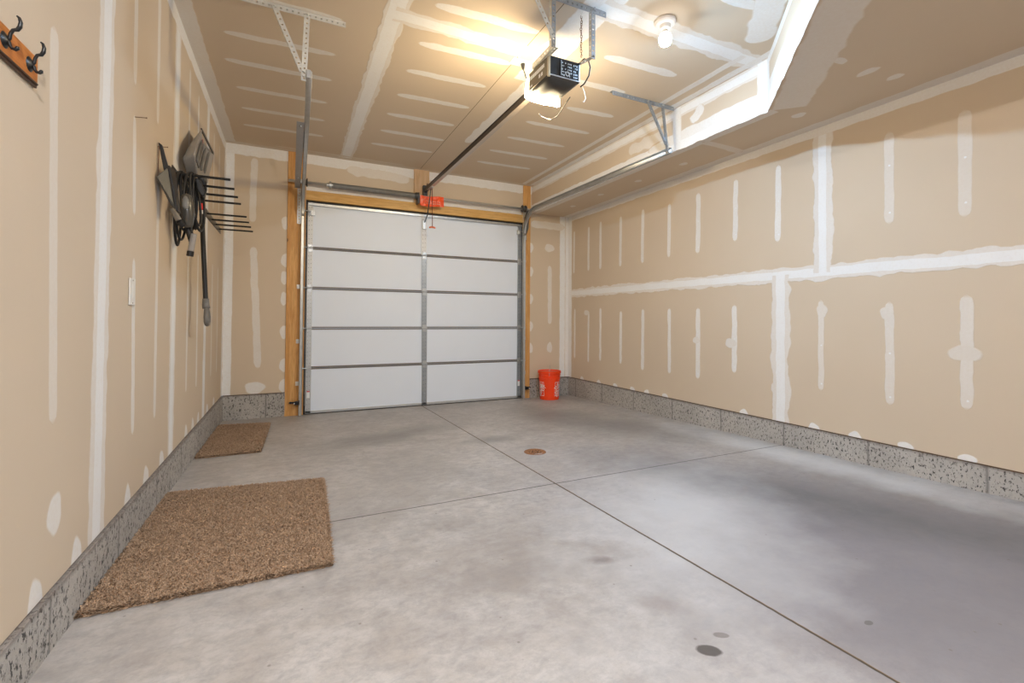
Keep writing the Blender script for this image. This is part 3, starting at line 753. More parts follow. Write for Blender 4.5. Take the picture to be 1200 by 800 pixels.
# rail
RX, RZ = 1.572, 2.735
mb = MB(); mb.hexa([(RX-.016, OY1, RZ-.028), (RX+.016, OY1, RZ-.028), (RX+.032, 5.86, RZ+.008), (RX, 5.86, RZ+.008), (RX-.016, OY1, RZ+.022), (RX+.016, OY1, RZ+.022), (RX+.032, 5.86, RZ+.058), (RX, 5.86, RZ+.058)])
rail = mb.build('rail', M_RAIL, op, bevel=.003)
for dz in (-.030, .024):
    mb = MB(); mb.hexa([(RX-.020, OY1, RZ+dz), (RX+.020, OY1, RZ+dz), (RX+.036, 5.86, RZ+dz+.036), (RX-.004, 5.86, RZ+dz+.036), (RX-.020, OY1, RZ+dz+.005), (RX+.020, OY1, RZ+dz+.005), (RX+.036, 5.86, RZ+dz+.041), (RX-.004, 5.86, RZ+dz+.041)])
    mb.build('rail_lip', M_RAILE if dz < 0 else M_RAIL, rail)
mb = MB(); mb.box(1.57, 1.60, 5.84, 6.04, 2.745, 2.80); mb.box(1.555, 1.615, 6.0, YB-.036, 2.70, 2.84); mb.build('header_bracket', M_DGREY, op, bevel=.004)
mb = MB(); mb.box(1.572, 1.604, 5.66, 5.80, 2.728, 2.765); mb.build('trolley', M_GALV, op, bevel=.003)
mb = MB(); mb.tube([(1.588, 5.74, 2.74), (1.592, 5.84, 2.56), (1.598, 5.93, 2.44), (1.598, DY-.03, 2.36)], .007, 8, flat=.5); mb.build('door_arm', M_DGREY, op)
# cables on the housing
mb = MB(); mb.tube([(1.655, 2.50, 2.73), (1.675, 2.46, 2.75), (1.70, 2.45, 2.745), (1.715, 2.45, 2.70), (1.712, 2.46, 2.65), (1.69, 2.48, 2.60), (1.672, 2.50, 2.585)], .0045, 8); mb.build('loop_cable', M_BLACKR, op, smooth=True)
mb = MB(); mb.tube([(1.66, 2.60, 2.56), (1.67, 2.72, 2.53), (1.68, 2.80, 2.515), (1.645, 2.83, 2.495)], .003, 6); mb.build('trailing_cable', M_BLACKR, op, smooth=True)
mb = MB(); mb.tube([(1.645, 2.83, 2.495), (1.60, 2.80, 2.478), (1.52, 2.74, 2.458), (1.50, 2.74, 2.475)], .003, 6); mb.build('sensor_wire', M_CERAM, op, smooth=True)
mb = MB(); mb.tube([(1.68, 2.50, 2.60), (1.70, 2.50, 2.57), (1.715, 2.50, 2.52), (1.70, 2.50, 2.49), (1.69, 2.50, 2.495)], .0022, 6); mb.build('antenna_wire', M_CERAM, op, smooth=True)

# opener hanger
oh = thing('opener_hanger', 'perforated angle frame hanging the black opener from the ceiling', 'hanger', (1.5, 2.40, ZC-.02), 'perforated angle hangers on the ceiling')
mb = MB(); mb.perf((.95, 2.40, ZC-.0045), (1.80, 2.40, ZC-.0045), (0, 1, 0), .04, .003); mb.perf((.95, 2.40, ZC-.042), (1.80, 2.40, ZC-.042), (0, 0, 1), .036, .003); mb.build('ceiling_angle', M_GALVB, oh)
for x, sd, mt in ((1.394, 1, M_GALVB), (1.684, -1, M_GALVB)):
    mb = MB(); mb.perf((x, 2.394, ZC-.03), (x, 2.394, 2.722), (1, 0, 0), .028, .003); mb.build('hanger_strap', mt, oh)
    mb = MB(); xx = x if sd < 0 else x+.028
    mb.perf((x, 2.394, ZC-.03), (x, 2.394, 2.722), (0, 1, 0), .028, .003); mb.build('strap_flange', M_GALVL, oh)
mb = MB(); mb.perf((1.24, 2.388, ZC-.03), (1.392, 2.388, 2.77), (1, 0, 0), .03, .0025); mb.build('brace', M_GALVL, oh)
mb = MB(); mb.perf((1.405, 2.39, 2.722), (1.425, 2.70, 2.742), (0, 0, 1), .034, .0025); mb.perf((1.405, 2.39, 2.722), (1.425, 2.70, 2.742), (1, 0, 0), .034, .0025); mb.build('mounting_arm', M_GALVL, oh)
mb = MB(); mb.perf((1.70, 2.39, 2.722), (1.665, 2.60, 2.745), (-1, 0, 0), .03, .0025); mb.build('mounting_arm', M_GALVL, oh)
for p in ((1.408, 2.385, 2.80), (1.408, 2.385, 2.735), (1.698, 2.385, 2.735), (1.698, 2.385, ZC-.02), (1.408, 2.385, ZC-.02)): MB().cyl((p[0], p[1]-.008, p[2]), (p[0], p[1]+.01, p[2]), .008, 6).build('bolt', M_GALV, oh)
# chain tangle hanging behind the opener
ch = thing('hanging_chain', 'thin dark twisted chain dangling from ceiling angle above the opener', 'chain', (1.64, 2.445, ZC-.05))
mb = MB(); z = ZC-.055; i = 0
while z > 2.745:
    a = i*1.1; c = Vector((1.642+.002*math.sin(i*.9), 2.445, z)); pts = []
    for k in range(8):
        t = 2*math.pi*k/8; d = Vector((math.cos(a)*.0065*math.cos(t), math.sin(a)*.0065*math.cos(t), .010*math.sin(t))); pts.append(c+d)
    mb.tube(pts, .0018, 5, closed=True); z -= .0155; i += 1
mb.build('chain_links', M_NAIL, ch)
mb = MB(); mb.tube([(1.642, 2.445, ZC-.05), (1.645, 2.43, ZC-.02), (1.66, 2.40, ZC-.003)], .0022, 6); mb.build('hook', M_PLASTW, ch)

# emergency release cord
rc = thing('release_cord', 'dark red release cord with small orange handle hanging from the opener rail', 'cord', (1.612, 5.74, 2.735))
MB().tube([(1.600, 5.73, 2.728), (1.606, 5.74, 2.5), (1.612, 5.745, 2.25)], .0042, 8).build('rope', simple('dark_red_rope', (.12, .015, .012), .8), rc)
mb = MB(); mb.tube([(1.572, 5.75, 2.235), (1.60, 5.75, 2.243), (1.625, 5.75, 2.243), (1.652, 5.75, 2.235)], [.009, .012, .012, .009], 10); mb.build('handle', simple('faded_orange_handle', (.85, .22, .10), .45), rc, smooth=True)

# ceiling outlet and power plug
co = thing('ceiling_outlet', 'small white outlet plate on the ceiling beside the opener rail', 'outlet', (1.565, 3.17, ZC))
mb = MB(); mb.box(1.49, 1.64, 3.12, 3.215, ZC-.007, ZC-.0012); mb.build('plate', M_PLASTW, co, bevel=.003)
for xr in (1.515, 1.575): MB().box(xr, xr+.035, 3.15, 3.18, ZC-.009, ZC-.007).build('receptacle', M_CERAM, co, bevel=.001)
pc = thing('power_cord', 'black power cord plugged into the ceiling outlet above the opener', 'cord', (1.59, 3.165, ZC-.01))
mb = MB(); mb.cyl((1.59, 3.165, ZC-.0095), (1.588, 3.155, ZC-.055), .017, 12, r1=.009); mb.build('plug', M_BLACKR, pc, bevel=.002)
mb = MB(); mb.tube([(1.588, 3.155, ZC-.05), (1.582, 3.12, ZC-.10), (1.57, 3.07, ZC-.17), (1.55, 2.98, ZC-.25), (1.52, 2.82, 2.75), (1.53, 2.76, 2.745)], .004, 8); mb.build('cable', M_BLACKR, pc, smooth=True)

# ------------------------------------------------------------------ ceiling bulb
BX, BY = 2.207, 2.302
cl = thing('ceiling_lamp', 'bare lit bulb in a round white lampholder on the ceiling', 'lamp', (BX, BY, ZC))
mb = MB(); mb.lathe([(.001, ZC-.002), (.068, ZC-.002), (.068, ZC-.018), (.058, ZC-.028), (.036, ZC-.032), (.032, ZC-.055), (.022, ZC-.062), (.001, ZC-.062)], (BX, BY, 0), 32)
mb.build('lampholder', M_CERAM, cl, smooth=False)
mb = MB(); z0 = ZC-.062
PC = [(.001, z0), (.016, z0), (.0175, z0-.012), (.026, z0-.024)]
PG = [(.026, z0-.024), (.036, z0-.036), (.0415, z0-.052), (.042, z0-.064), (.0395, z0-.078), (.034, z0-.089), (.0325, z0-.091)]
PB = [(.0325, z0-.091), (.025, z0-.098), (.012, z0-.104), (.0005, z0-.106)]
MB().lathe(PC, (BX, BY, 0), 24).build('bulb_collar', M_PLASTW, cl, smooth=True)
MB().lathe(PG, (BX, BY, 0), 24).build('bulb_globe', M_GLOBE, cl, smooth=True)
MB().lathe(PB, (BX, BY, 0), 24).build('bulb', M_BULB, cl, smooth=True)
# fill lamp added unseen behind the viewpoint, built like the ceiling fixture
c2 = thing('ceiling_lamp', 'added fill bulb and lampholder on the ceiling, unseen behind the viewpoint', 'lamp', (.15, -.5, ZC))
mb = MB(); mb.lathe([(.001, ZC-.002), (.068, ZC-.002), (.068, ZC-.018), (.058, ZC-.028), (.036, ZC-.032), (.032, ZC-.055), (.022, ZC-.062), (.001, ZC-.062)], (.15, -.5, 0), 24)
mb.build('lampholder', M_CERAM, c2)
MB().lathe(PC, (.15, -.5, 0), 24).build('bulb_collar', M_PLASTW, c2, smooth=True)
MB().lathe(PG, (.15, -.5, 0), 24).build('bulb_globe', M_GLOBE, c2, smooth=True)
mb = MB(); mb.lathe(PB, (.15, -.5, 0), 24)
M_FILL_BULB = emis('fill_bulb_glass_back', (.93, .94, .98), 5600)
mb.build('bulb', M_FILL_BULB, c2, smooth=True)

# ------------------------------------------------------------------ coat hook board on the left wall
hb = thing('coat_hook_board', 'orange-stained wooden board with curled black coat hooks on the left wall', 'coat rack', (XL, 1.55, 1.79))
HY0, HY1, HZ0, HZ1 = 1.10, 1.812, 1.757, 1.832
mb = MB(); mb.box(XL+.001, XL+.009, HY0, HY1, HZ0, HZ1); mb.build('board', M_OAK, hb, bevel=.002)
mb = MB()
mb.box(XL+.001, XL+.008, HY0-.004, HY1+.001, HZ0-.013, HZ0-.0005); mb.box(XL+.001, XL+.013, HY0-.006, HY1-.004, HZ0-.006, HZ0-.0005)
mb.build('moulded_edge', M_OAKD, hb, bevel=.002)
for yh in (1.124, 1.252, 1.380, 1.508, 1.636, 1.764):
    hk = MB(); hk.lathe([(.001, .017), (.011, .015), (.018, .011), (.021, .0092)], (XL, yh, 1.793), 20, 0, 'x')
    h_ = hk.build('hook', M_BLACKG, hb, smooth=True)
    x0 = XL+.014
    q = .38
    mb = MB(); mb.tube([(x0+a*q, yh, 1.793+b*.98) for a, b in ((0, 0), (.012, .006), (.016, .019), (.028, .030), (.05, .033), (.062, .042), (.066, .054), (.058, .066), (.046, .070))], [.0045, .0042, .004, .004, .0048, .005, .0045, .0035, .0025], 12)
    mb.tube([(x0+a*q, yh, 1.792+b*.6) for a, b in ((0, 0), (.011, -.007), (.016, -.020), (.026, -.030), (.042, -.032), (.052, -.026), (.055, -.018))], [.0045, .0042, .004, .004, .0045, .005, .0035], 12)
    mb.build('prong', M_BLACKG, h_, smooth=True)

# nails
for y, z, lab in ((2.767, 2.035, 'rusty nail sticking out of the left wall above the light switch'), (3.19, 2.034, 'rusty nail sticking out of the left wall holding the black scoop')):
    nl = thing('nail', lab, 'nail', (XL, y, z), 'nails in the left wall')
    mb = MB(); mb.cyl((XL-.005, y, z), (XL+.045, y, z+.004), .0018, 8); mb.build('shank', M_NAIL, nl)
    mb = MB(); mb.cyl((XL+.045, y, z+.004), (XL+.047, y, z+.004), .0042, 10); mb.build('nail_head', M_NAIL, nl)
# light switch
sw = thing('light_switch', 'white light switch plate on the left wall', 'light switch', (XL, 2.765, 1.195))
mb = MB(); mb.box(XL+.0015, XL+.008, 2.725, 2.805, 1.135, 1.262); mb.build('plate', M_PLASTW, sw, bevel=.002)
mb = MB(); mb.box(XL+.008, XL+.011, 2.748, 2.782, 1.165, 1.232); mb.build('rocker', M_PLASTW, sw, bevel=.0015)
for zs in (1.145, 1.252): MB().cyl((XL+.008, 2.765, zs), (XL+.009, 2.765, zs), .003, 8).build('screw', M_NAIL, sw)

# ------------------------------------------------------------------ wall storage racks with long prongs
def rack(label, y0, y1, ys):
    t = thing('storage_rack', label, 'tool rack', (XL, (y0+y1)/2, 2.0), 'black pronged racks on the left wall')
    mb = MB(); mb.extrude([(XL+.001, y0, 1.962), (XL+.001, y1, 1.962), (XL+.001, y1, 2.018), (XL+.001, y0, 2.035)], (.004, 0, 0)); mb.build('back_plate', M_BLACKG, t, bevel=.001)
    for y in ys:
        mb = MB(); mb.tube([(XL+.005, y, 2.0), (XL+.31, y, 2.0)], .0085, 8, flat=1); mb.build('prong', M_BLACKG, t)
    return t
rack('black rack whose four prongs carry the shovel and coiled cable', 3.53, 4.42, (3.60, 3.85, 4.10, 4.335))
rack('empty black rack with four bare prongs nearer the garage door', 4.82, 5.76, (4.87, 5.15, 5.40, 5.67))

# ------------------------------------------------------------------ snow shovel
sv = thing('snow_shovel', 'grey ribbed snow shovel hung blade up with long black shaft and grey D-grip', 'shovel', (-.60, 4.1, 1.03))
rows = [[(-.600, 3.969, 2.432), (-.598, 3.975, 2.432), (-.600, 4.542, 2.442)],
        [(-.640, 3.793, 2.254), (-.580, 3.700, 2.245), (-.600, 4.463, 2.333)],
        [(-.660, 3.699, 2.125), (-.580, 3.608, 2.140), (-.600, 4.365, 2.228)],
        [(-.648, 3.785, 2.050), (-.580, 3.742, 2.037), (-.600, 4.272, 2.121)]]
nv, nu = 20, 36
def rowat(v):
    a = v*3; i = min(2, int(a)); t = a-i
    return [tuple(rows[i][k][c]*(1-t)+rows[i+1][k][c]*t for c in range(3)) for k in range(3)]
vs = []; fs = []
for j in range(nv+1):
    v = j/nv; A, B, C_ = rowat(v)
    for i in range(nu+1):
        u = i/nu
        if u < .3: t = u/.3; t2 = t; p = [A[c]*(1-t)+B[c]*t for c in range(3)]
        else:
            t = (u-.3)/.7; p = [B[c]*(1-t)+C_[c]*t for c in range(3)]
            p[0] -= .03*math.sin(math.pi*t)                # dished face
            if .12 < t < .95 and .1 < v < .85:             # stiffening ribs
                p[0] += .0*max(0, math.sin(t*math.pi*9))**.7*min(1, (v-.1)*8, (.85-v)*8)
        vs.append(tuple(p))
for j in range(nv):
    for i in range(nu): fs.append((j*(nu+1)+i, j*(nu+1)+i+1, (j+1)*(nu+1)+i+1, (j+1)*(nu+1)+i))
mb = MB().add(vs, fs); bl = mb.build('blade', M_SHOV, sv, smooth=True, solid=.004)
for t in (.22, .40, .58, .76):
    pts = []
    for k in range(9):
        v = .12+.66*k/8; A, B, C_ = rowat(v); p = [B[c]*(1-t)+C_[c]*t for c in range(3)]; p[0] -= .03*math.sin(math.pi*t)-.012
        pts.append(tuple(p))
    MB().tube(pts, [.004]+[.009]*7+[.004], 8, flat=.6).build('rib', M_GRIP, bl, smooth=True)  # ribs darker than the blade: groove shade put into their colour
mb = MB(); mb.hexa([(-.604, 3.965, 2.425), (-.596, 3.965, 2.425), (-.596, 4.545, 2.435), (-.604, 4.545, 2.435), (-.604, 3.965, 2.443), (-.596, 3.965, 2.443), (-.596, 4.545, 2.453), (-.604, 4.545, 2.453)]); mb.build('wear_strip', M_DGREY, bl)
mb = MB(); mb.box(-.603, -.601, 4.03, 4.06, 2.365, 2.385); mb.build('sticker', M_RED, bl)
mb = MB(); mb.tube([(-.598, 4.00, 2.10), (-.60, 4.08, 2.03), (-.613, 4.14, 1.97)], [.03, .026, .019], 12, flat=.7); mb.build('socket', M_BLACK, sv, smooth=True)
mb = MB(); mb.tube([(-.613, 4.14, 2.0), (-.618, 4.15, 1.925), (-.580, 4.15, 1.218), (-.575, 4.15, 1.16)], .0165, 14); mb.build('shaft', M_BLACK, sv, smooth=True)
mb = MB(); mb.cyl((-.6195, 4.15, 1.965), (-.6155, 4.15, 1.885), .0178, 14); mb.build('shaft_label', M_RED, sv, smooth=True)
mb = MB(); mb.cyl((-.6155, 4.15, 1.884), (-.6135, 4.15, 1.855), .0175, 14); mb.build('shaft_label_tail', M_WHITE, sv, smooth=True)
mb = MB(); mb.tube([(-.579, 4.15, 1.22), (-.577, 4.15, 1.17), (-.574, 4.15, 1.145)], [.021, .024, .026], 14)
xg = -.570
pts = [(xg-.002, 4.15, 1.15), (xg, 4.115, 1.125), (xg+.002, 4.092, 1.08), (xg+.003, 4.095, 1.045), (xg+.004, 4.12, 1.028), (xg+.004, 4.15, 1.025), (xg+.004, 4.18, 1.028), (xg+.003, 4.205, 1.045), (xg+.002, 4.208, 1.08), (xg, 4.185, 1.125)]
mb.tube(pts, .0155, 12, closed=True); mb.build('d_grip', M_GRIP, sv, smooth=True)

# ------------------------------------------------------------------ coiled cable
cc = thing('coiled_cable', 'thick black cable coiled over the first rack prongs with grey-sleeved ends', 'cable', (-.60, 3.64, 2.0))
rg = random.Random(5)
def lp(x, yc, zc, ry, rz, n=28, tilt=0, lean=0):
    return [(x+lean*(-math.sin(2*math.pi*k/n))+tilt*math.cos(2*math.pi*k/n), yc+ry*math.cos(2*math.pi*k/n), zc+rz*math.sin(2*math.pi*k/n)) for k in range(n)]
for (x, yc, zc, ry, rz, tl, ln) in ((-.655, 3.66, 1.80, .11, .215, .01, .0), (-.64, 3.62, 1.83, .09, .19, .02, .01), (-.62, 3.66, 1.845, .12, .175, .015, .02),
                                   (-.60, 3.62, 1.83, .10, .19, .02, .0), (-.585, 3.66, 1.84, .10, .18, -.01, .01), (-.572, 3.62, 1.85, .09, .17, .01, .02),
                                   (-.56, 3.66, 1.835, .11, .185, .015, .01), (-.662, 3.60, 1.775, .095, .235, .0, .0)):
    mb = MB(); mb.tube(lp(x, yc, zc, ry, rz, 28, tl, ln), .0075, 8, closed=True); mb.build('cable_loop', M_BLACKR, cc, smooth=True)
mb = MB(); mb.tube([(-.596, 3.46, 1.842), (-.594, 3.46, 1.83), (-.590, 3.46, 1.78), (-.586, 3.46, 1.71), (-.584, 3.46, 1.655), (-.582, 3.46, 1.635)], [.018, .032, .040, .042, .032, .022], 16, flat=.9); mb.build('grey_housing', simple('dark_grey_gloss', (.075, .07, .06), .25), cc, smooth=True)
mb = MB(); mb.tube([(-.594, 3.436, 1.83), (-.592, 3.424, 1.80), (-.590, 3.42, 1.76), (-.588, 3.43, 1.73)], [.006, .018, .019, .006], 12, flat=.7); mb.build('housing_bulge', simple('glossy_grey_bulge', (.22, .22, .21), .15), cc, smooth=True)  # paler glossy bulge on the housing front
mb = MB(); mb.tube([(-.590, 3.48, 1.64), (-.580, 3.50, 1.58), (-.570, 3.52, 1.53)], [.018, .012, .009], 8); mb.tube([(-.57, 3.47, 1.64), (-.568, 3.50, 1.60), (-.565, 3.52, 1.56)], .008, 8); mb.build('strain_relief', M_BLACK, cc, smooth=True)
mb = MB(); mb.tube([(-.653, 3.40, 1.735), (-.620, 3.40, 1.665)], .017, 10); mb.build('grey_sleeve', M_SLEEVE, cc, bevel=.003)
mb = MB(); mb.tube([(-.620, 3.40, 1.665), (-.602, 3.42, 1.635)], .019, 10); mb.build('plug_end', M_BLACK, cc, bevel=.003)
mb = MB(); mb.tube([(-.558, 3.50, 1.605), (-.573, 3.50, 1.495)], .018, 10); mb.build('grey_sleeve', M_SLEEVE, cc, bevel=.003)
mb = MB(); mb.tube([(-.573, 3.50, 1.495), (-.577, 3.50, 1.462)], .02, 10); mb.build('plug_end', M_BLACK, cc, bevel=.003)
mb = MB(); mb.extrude([(-.575, 3.60, 1.985), (-.548, 3.60, 1.985), (-.515, 3.60, 1.90), (-.518, 3.60, 1.875), (-.535, 3.60, 1.87), (-.562, 3.60, 1.91)], (0, .035, 0)); mb.build('plug_body', M_BLACK, cc, bevel=.006)

# ------------------------------------------------------------------ black scoop hung from the nail
du = thing('dustpan', 'black scoop-shaped dustpan hanging by its handle from the rusty nail', 'dustpan', (-.64, 3.19, 1.70))
A, B, C_, D = (-.678, 3.13, 1.852), (-.636, 3.19, 1.930), (-.592, 3.19, 1.690), (-.622, 3.19, 1.713)
mb = MB(); A2, B2, C2, D2 = (-.676, 3.29, 1.852), (-.640, 3.30, 1.935), (-.600, 3.24, 1.690), (-.624, 3.24, 1.713)
mb.hexa([A, B, B2, A2, D, C_, C2, D2]); mb.build('pan', M_DGREY, du, bevel=.006)
mb = MB(); mb.hexa([(-.640, 3.185, 1.935), (-.628, 3.185, 1.935), (-.628, 3.33, 1.945), (-.640, 3.33, 1.945), (-.597, 3.185, 1.68), (-.584, 3.185, 1.68), (-.584, 3.26, 1.68), (-.597, 3.26, 1.68)]); mb.build('rim', M_BLACK, du, bevel=.003)
mb = MB(); mb.hexa([(-.655, 3.186, 1.90), (-.628, 3.186, 1.90), (-.628, 3.20, 1.90), (-.655, 3.20, 1.90), (-.682, 3.18, 2.058), (-.664, 3.18, 2.045), (-.664, 3.20, 2.045), (-.682, 3.20, 2.058)]); mb.build('handle', M_BLACK, du, bevel=.003)
mb = MB(); mb.tube([(-.678, 3.183, 2.036), (-.678, 3.17, 1.86)], .0022, 6); mb.tube([(-.678, 3.183, 2.036), (-.655, 3.186, 2.0)], .0022, 6); mb.build('hanging_wire', M_NAIL, du)

# ------------------------------------------------------------------ rugs
def rug(label, c, th, ntuft, seed):
    """c: four corners (near-left, near-right, far-right, far-left) on the floor"""
    rg = random.Random(seed); c = [Vector((x, y, 0)) for x, y in c]
    o = thing('shag_rug', label, 'rug', ((c[0].x+c[1].x)/2, (c[0].y+c[2].y)/2, fz((c[0].y+c[2].y)/2)), 'brown shag rugs')
    P = lambda u, v: c[0]*(1-u)*(1-v)+c[1]*u*(1-v)+c[2]*u*v+c[3]*(1-u)*v
    wu, wv = (c[1]-c[0]).length, (c[2]-c[1]).length; nu, nv = int(wu/.012), int(wv/.012)
    vs = []; fs = []
    for j in range(nv+1):
        for i in range(nu+1):
            u, v = i/nu, j/nv; e = min(u*wu, (1-u)*wu, v*wv, (1-v)*wv); p = P(u, v)
            h = th*min(1, (e/.012)**.5)*.75+rg.uniform(0, .006)*(e > 0)
            jx = rg.uniform(-.004, .004); jy = rg.uniform(-.004, .004)
            vs.append((p.x+jx, p.y+jy, fz(p.y)+.002+h))
    for j in range(nv):
        for i in range(nu): fs.append((j*(nu+1)+i, j*(nu+1)+i+1, (j+1)*(nu+1)+i+1, (j+1)*(nu+1)+i))
    rim = [i for i in range(nu+1)]+[j*(nu+1)+nu for j in range(1, nv+1)]+[nv*(nu+1)+i for i in range(nu-1, -1, -1)]+[j*(nu+1) for j in range(nv-1, 0, -1)]
    b0 = len(vs)
    for r_ in rim: vs.append((vs[r_][0], vs[r_][1], fz(vs[r_][1])+.001))
    k = len(rim)
    for i in range(k): fs.append((rim[i], b0+i, b0+(i+1) % k, rim[(i+1) % k]))
    fs.append(tuple(reversed(range(b0, b0+k))))
    MB().add(vs, fs).build('backing', M_RUG, o)
    mb = MB(); vs = []; fs = []
    for _ in range(ntuft):
        u, v = rg.random(), rg.random()
        if rg.random() < .1:
            if rg.random() < .5: u = rg.choice((.002, .998))
            else: v = rg.choice((.002, .998))
        p = P(u, v); e = min(u*wu, (1-u)*wu, v*wv, (1-v)*wv); zz = fz(p.y)+th*.75*min(1, (e/.012)**.5)
        a = rg.uniform(0, 6.28); w_ = rg.uniform(.0022, .004); h = rg.uniform(.009, .017)
        dx_, dy_ = math.cos(a)*w_, math.sin(a)*w_; lx, ly = rg.gauss(0, .006), rg.gauss(0, .006)
        if e < .004: cx = P(.5, .5); d = (p-cx).normalized(); lx += d.x*.006; ly += d.y*.006; zz = fz(p.y)+rg.uniform(.002, th*.8); h *= .6
        b = len(vs)
        vs += [(p.x-dx_, p.y-dy_, zz), (p.x+dx_, p.y+dy_, zz), (p.x+lx*.6+dx_*.8, p.y+ly*.6+dy_*.8, zz+h*.65), (p.x+lx*.6-dx_*.8, p.y+ly*.6-dy_*.8, zz+h*.65), (p.x+lx*1.5, p.y+ly*1.5, zz+h)]
        fs += [(b, b+1, b+2, b+3), (b+3, b+2, b+4)]
    q = mb.add(vs, fs).build('pile', M_RUG, o); q['kind'] = 'stuff'
rug('large brown shag rug lying along the left stem wall, nearest the viewer', [(XL+.022, 2.155), (.178, 2.15), (.215, 3.375), (XL+.022, 3.50)], .022, 42000, 1)
rug('small brown shag rug lying farther back near the left front corner', [(XL+.022, 4.39), (-.205, 4.385), (-.18, 5.64), (XL+.022, 5.75)], .018, 16000, 2)

# ------------------------------------------------------------------ orange bucket
BXc, BYc = 3.405, 5.86; BZ = fz(BYc)+.001
bk = thing('bucket', 'orange plastic bucket with white lettering in the far right corner', 'bucket', (BXc, BYc, BZ))
mb = MB()
mb.lathe([(.001, BZ), (.148, BZ), (.152, BZ+.006), (.168, BZ+.29), (.178, BZ+.292), (.178, BZ+.302), (.170, BZ+.304), (.171, BZ+.335), (.180, BZ+.337), (.180, BZ+.345), (.172, BZ+.348), (.174, BZ+.382), (.164, BZ+.382), (.140, BZ+.05), (.001, BZ+.04)], (BXc, BYc, 0), 48)
bb = mb.build('body', M_ORANGE, bk); smooth_by_angle(bb, 30)
mb = MB(); mb.lathe([(.183, BZ+.362), (.187, BZ+.364), (.187, BZ+.392), (.180, BZ+.398), (.172, BZ+.396), (.168, BZ+.386), (.001, BZ+.388)], (BXc, BYc, 0), 48)
lb = mb.build('lid', M_ORANGE, bk); smooth_by_angle(lb, 30)
mb = MB(); dirv = Vector((-BXc, -BYc, 0)).normalized(); sd = Vector((-dirv.y, dirv.x, 0))
c0 = Vector((BXc, BYc, BZ+.325)); pts = []
pv = [c0+dirv*.184, c0+dirv*.186+Vector((0, 0, .05)), c0+dirv*.178+Vector((0, 0, .09)), c0+dirv*.10+Vector((.01, 0, .11)), c0+Vector((.005, 0, .15))]
mb.tube(pv, .0028, 6); mb.build('bail_wire', M_GALV, bk)
mb = MB(); cE = c0+dirv*.18; mb.cyl(cE, cE+dirv*.012, .013, 12); mb.build('bail_ear', M_ORANGE, bk)
# lettering wrapped around the side
def wrapped_text(body, ang, zc, size, rot, rr):
    cu = bpy.data.curves.new('tmp', 'FONT'); cu.body = body; cu.size = size; cu.align_x = 'CENTER'; cu.align_y = 'CENTER'; cu.space_line = .75; cu.offset = .0012
    to = bpy.data.objects.new('tmp', cu); me = bpy.data.meshes.new_from_object(to)
    cs, sn = math.cos(rot), math.sin(rot); out = []
    for v in me.vertices:
        x, y = v.co.x*cs-v.co.y*sn, v.co.x*sn+v.co.y*cs
        r_ = rr(zc+y); q = ang+x/r_; out.append((BXc+r_*math.cos(q), BYc+r_*math.sin(q), BZ+zc+y))
    fs = [tuple(p.vertices) for p in me.polygons]; bpy.data.objects.remove(to); bpy.data.meshes.remove(me); bpy.data.curves.remove(cu)
    return out, fs
rr = lambda z: .1525+(.0155)*(z/.29)+.0012
base_a = math.atan2(-BYc, -BXc)
for da in (-1.02, 1.02):
    mb = MB()
    vs, fs = wrapped_text('THE\nHOME\nDEPOT', base_a+da, .155, .062, R(45), rr); mb.add(vs, fs)
    for (xa, ya, xb, yb) in ((-.072, -.098, .072, -.093), (-.072, .088, .072, .093), (-.074, -.098, -.069, .093), (.069, -.098, .074, .093)):
        n = 8
        for i in range(n):
            u0, u1 = xa+(xb-xa)*i/n, xa+(xb-xa)*(i+1)/n; q = []
            for (u, vv) in ((u0, ya), (u1, ya), (u1, yb), (u0, yb)):
                r_ = rr(.155+vv); t = base_a+da+u/r_; q.append((BXc+r_*math.cos(t), BYc+r_*math.sin(t), BZ+.155+vv))
            mb.quad(*q)
    mb.build('logo', M_WHITE, bk)

bk.scale = (.9, .9, 1.03)
# ------------------------------------------------------------------ floor drain
DX, DYY = 1.838, 3.392; dz = fz(DYY)
fd = thing('floor_drain', 'round rusty brown drain cover set in the concrete floor', 'drain', (DX, DYY, dz))
mb = MB(); mb.lathe([(.001, .0012), (.070, .0012), (.074, .003), (.090, .003), (.0915, .0005)], (DX, DYY, dz), 36)
dr = mb.build('cover', M_RUST, fd)
mb = MB()
for a in range(12):
    for r_ in (.025, .05):
        t = a*math.pi/6+r_*9; mb.cyl((DX+r_*math.cos(t), DYY+r_*math.sin(t), dz+.001), (DX+r_*math.cos(t), DYY+r_*math.sin(t), dz+.0022), .0055, 8)
mb.build('slot', simple('dark_slot', (.05, .025, .015), .9), fd)
for o_ in (dr,): o_.rotation_euler = (0, 0, 0)

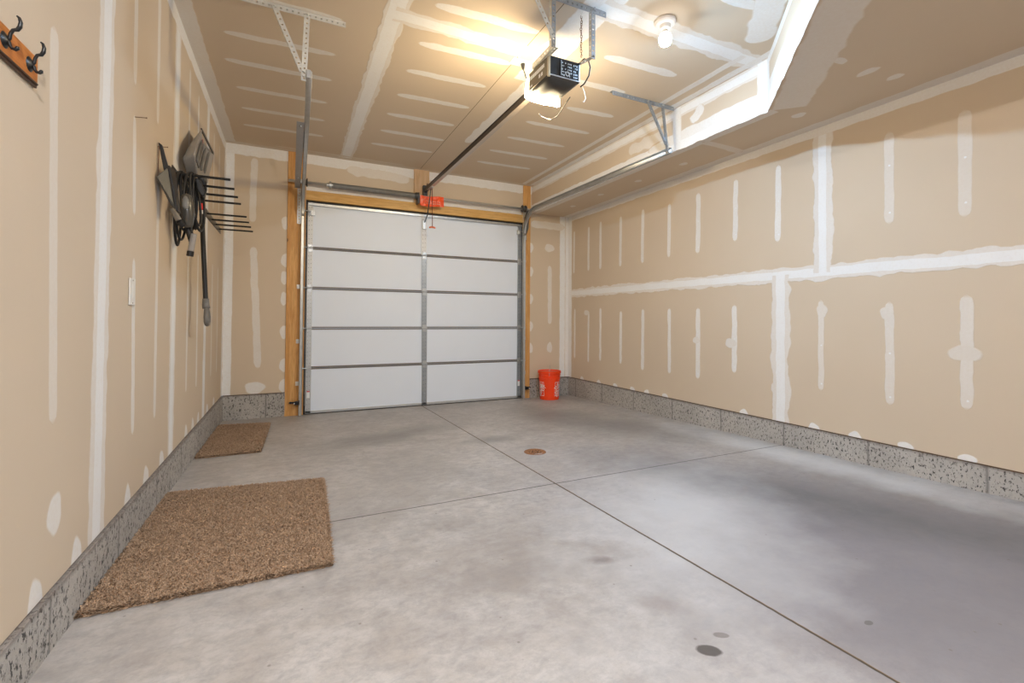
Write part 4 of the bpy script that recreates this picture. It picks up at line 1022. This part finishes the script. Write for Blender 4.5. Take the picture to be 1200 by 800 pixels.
# ------------------------------------------------------------------ safety sensors at the foot of each track
for x, s_, lab in ((.105, -1, 'small black safety sensor on the left track near the floor'), (3.092, 1, 'small black safety sensor on the right track near the floor')):
    t = thing('safety_sensor', lab, 'sensor', (x, 6.0, .08), 'door safety sensors')
    mb = MB(); mb.box(min(x, x+s_*.09), max(x, x+s_*.09), 6.052, 6.058, .07, .09); mb.box(x-.004, x+.004, 6.0, 6.058, .055, .11)
    mb.extrude([(x+s_*.09, 6.052, .065), (x+s_*.09, 6.052, .095), (x+s_*.115, 6.052, .08)] if s_ > 0 else [(x+s_*.09, 6.052, .095), (x+s_*.09, 6.052, .065), (x+s_*.115, 6.052, .08)], (0, .006, 0))
    mb.build('bracket', M_BLACK, t)
    mb = MB(); mb.box(x-.02+s_*.03, x+.02+s_*.03, 5.99, 6.045, .06, .10); mb.build('sensor_body', M_BLACK, t, bevel=.004)
    mb = MB(); mb.cyl((x+s_*.052, 5.985, .08), (x+s_*.052, 5.99, .08), .007, 10); mb.build('indicator', M_WHITE, t)

# ------------------------------------------------------------------ camera
yaw, pitch, roll = R(25.51), R(1.104), R(.362)
c, s = math.cos(yaw), math.sin(yaw)
f = Vector((s, c, 0)); r = Vector((c, -s, 0)); u = Vector((0, 0, 1))
f2 = f*math.cos(pitch)+u*math.sin(pitch); u2 = u*math.cos(pitch)-f*math.sin(pitch)
r2 = r*math.cos(roll)+u2*math.sin(roll); u3 = u2*math.cos(roll)-r*math.sin(roll)
cd = bpy.data.cameras.new('camera'); cam = bpy.data.objects.new('camera', cd); col.objects.link(cam)
cd.sensor_width = 36; cd.lens = 543.6/1200*36; cd.shift_y = (363.3-400)/1200; cd.clip_start = .05
m = Matrix((r2, u3, -f2)).transposed().to_4x4(); m.translation = Vector((0, 0, 1.08)); cam.matrix_world = m
scene.camera = cam

# fill daylight enters through a wide opening added behind the viewpoint: a portal guides the sampling of the sky
pl = bpy.data.lights.new('fill_opening_portal', 'AREA'); pl.shape = 'RECTANGLE'; pl.size = WX1-WX0; pl.size_y = WZ; pl.cycles.is_portal = True
po = bpy.data.objects.new('fill_opening_portal', pl); col.objects.link(po); po.location = ((WX0+WX1)/2, YBACK-.06, WZ/2); po.rotation_euler = (R(90), 0, 0)
# ------------------------------------------------------------------ world and colour
wd = bpy.data.worlds.new('world'); scene.world = wd; wd.use_nodes = True
wd.node_tree.nodes['Background'].inputs[0].default_value = (.75, .87, 1.0, 1); wd.node_tree.nodes['Background'].inputs[1].default_value = .35
scene.view_settings.view_transform = 'Standard'; scene.view_settings.look = 'None'
scene.view_settings.gamma = 1; scene.view_settings.use_curve_mapping = False
scene.view_settings.exposure = 1.0
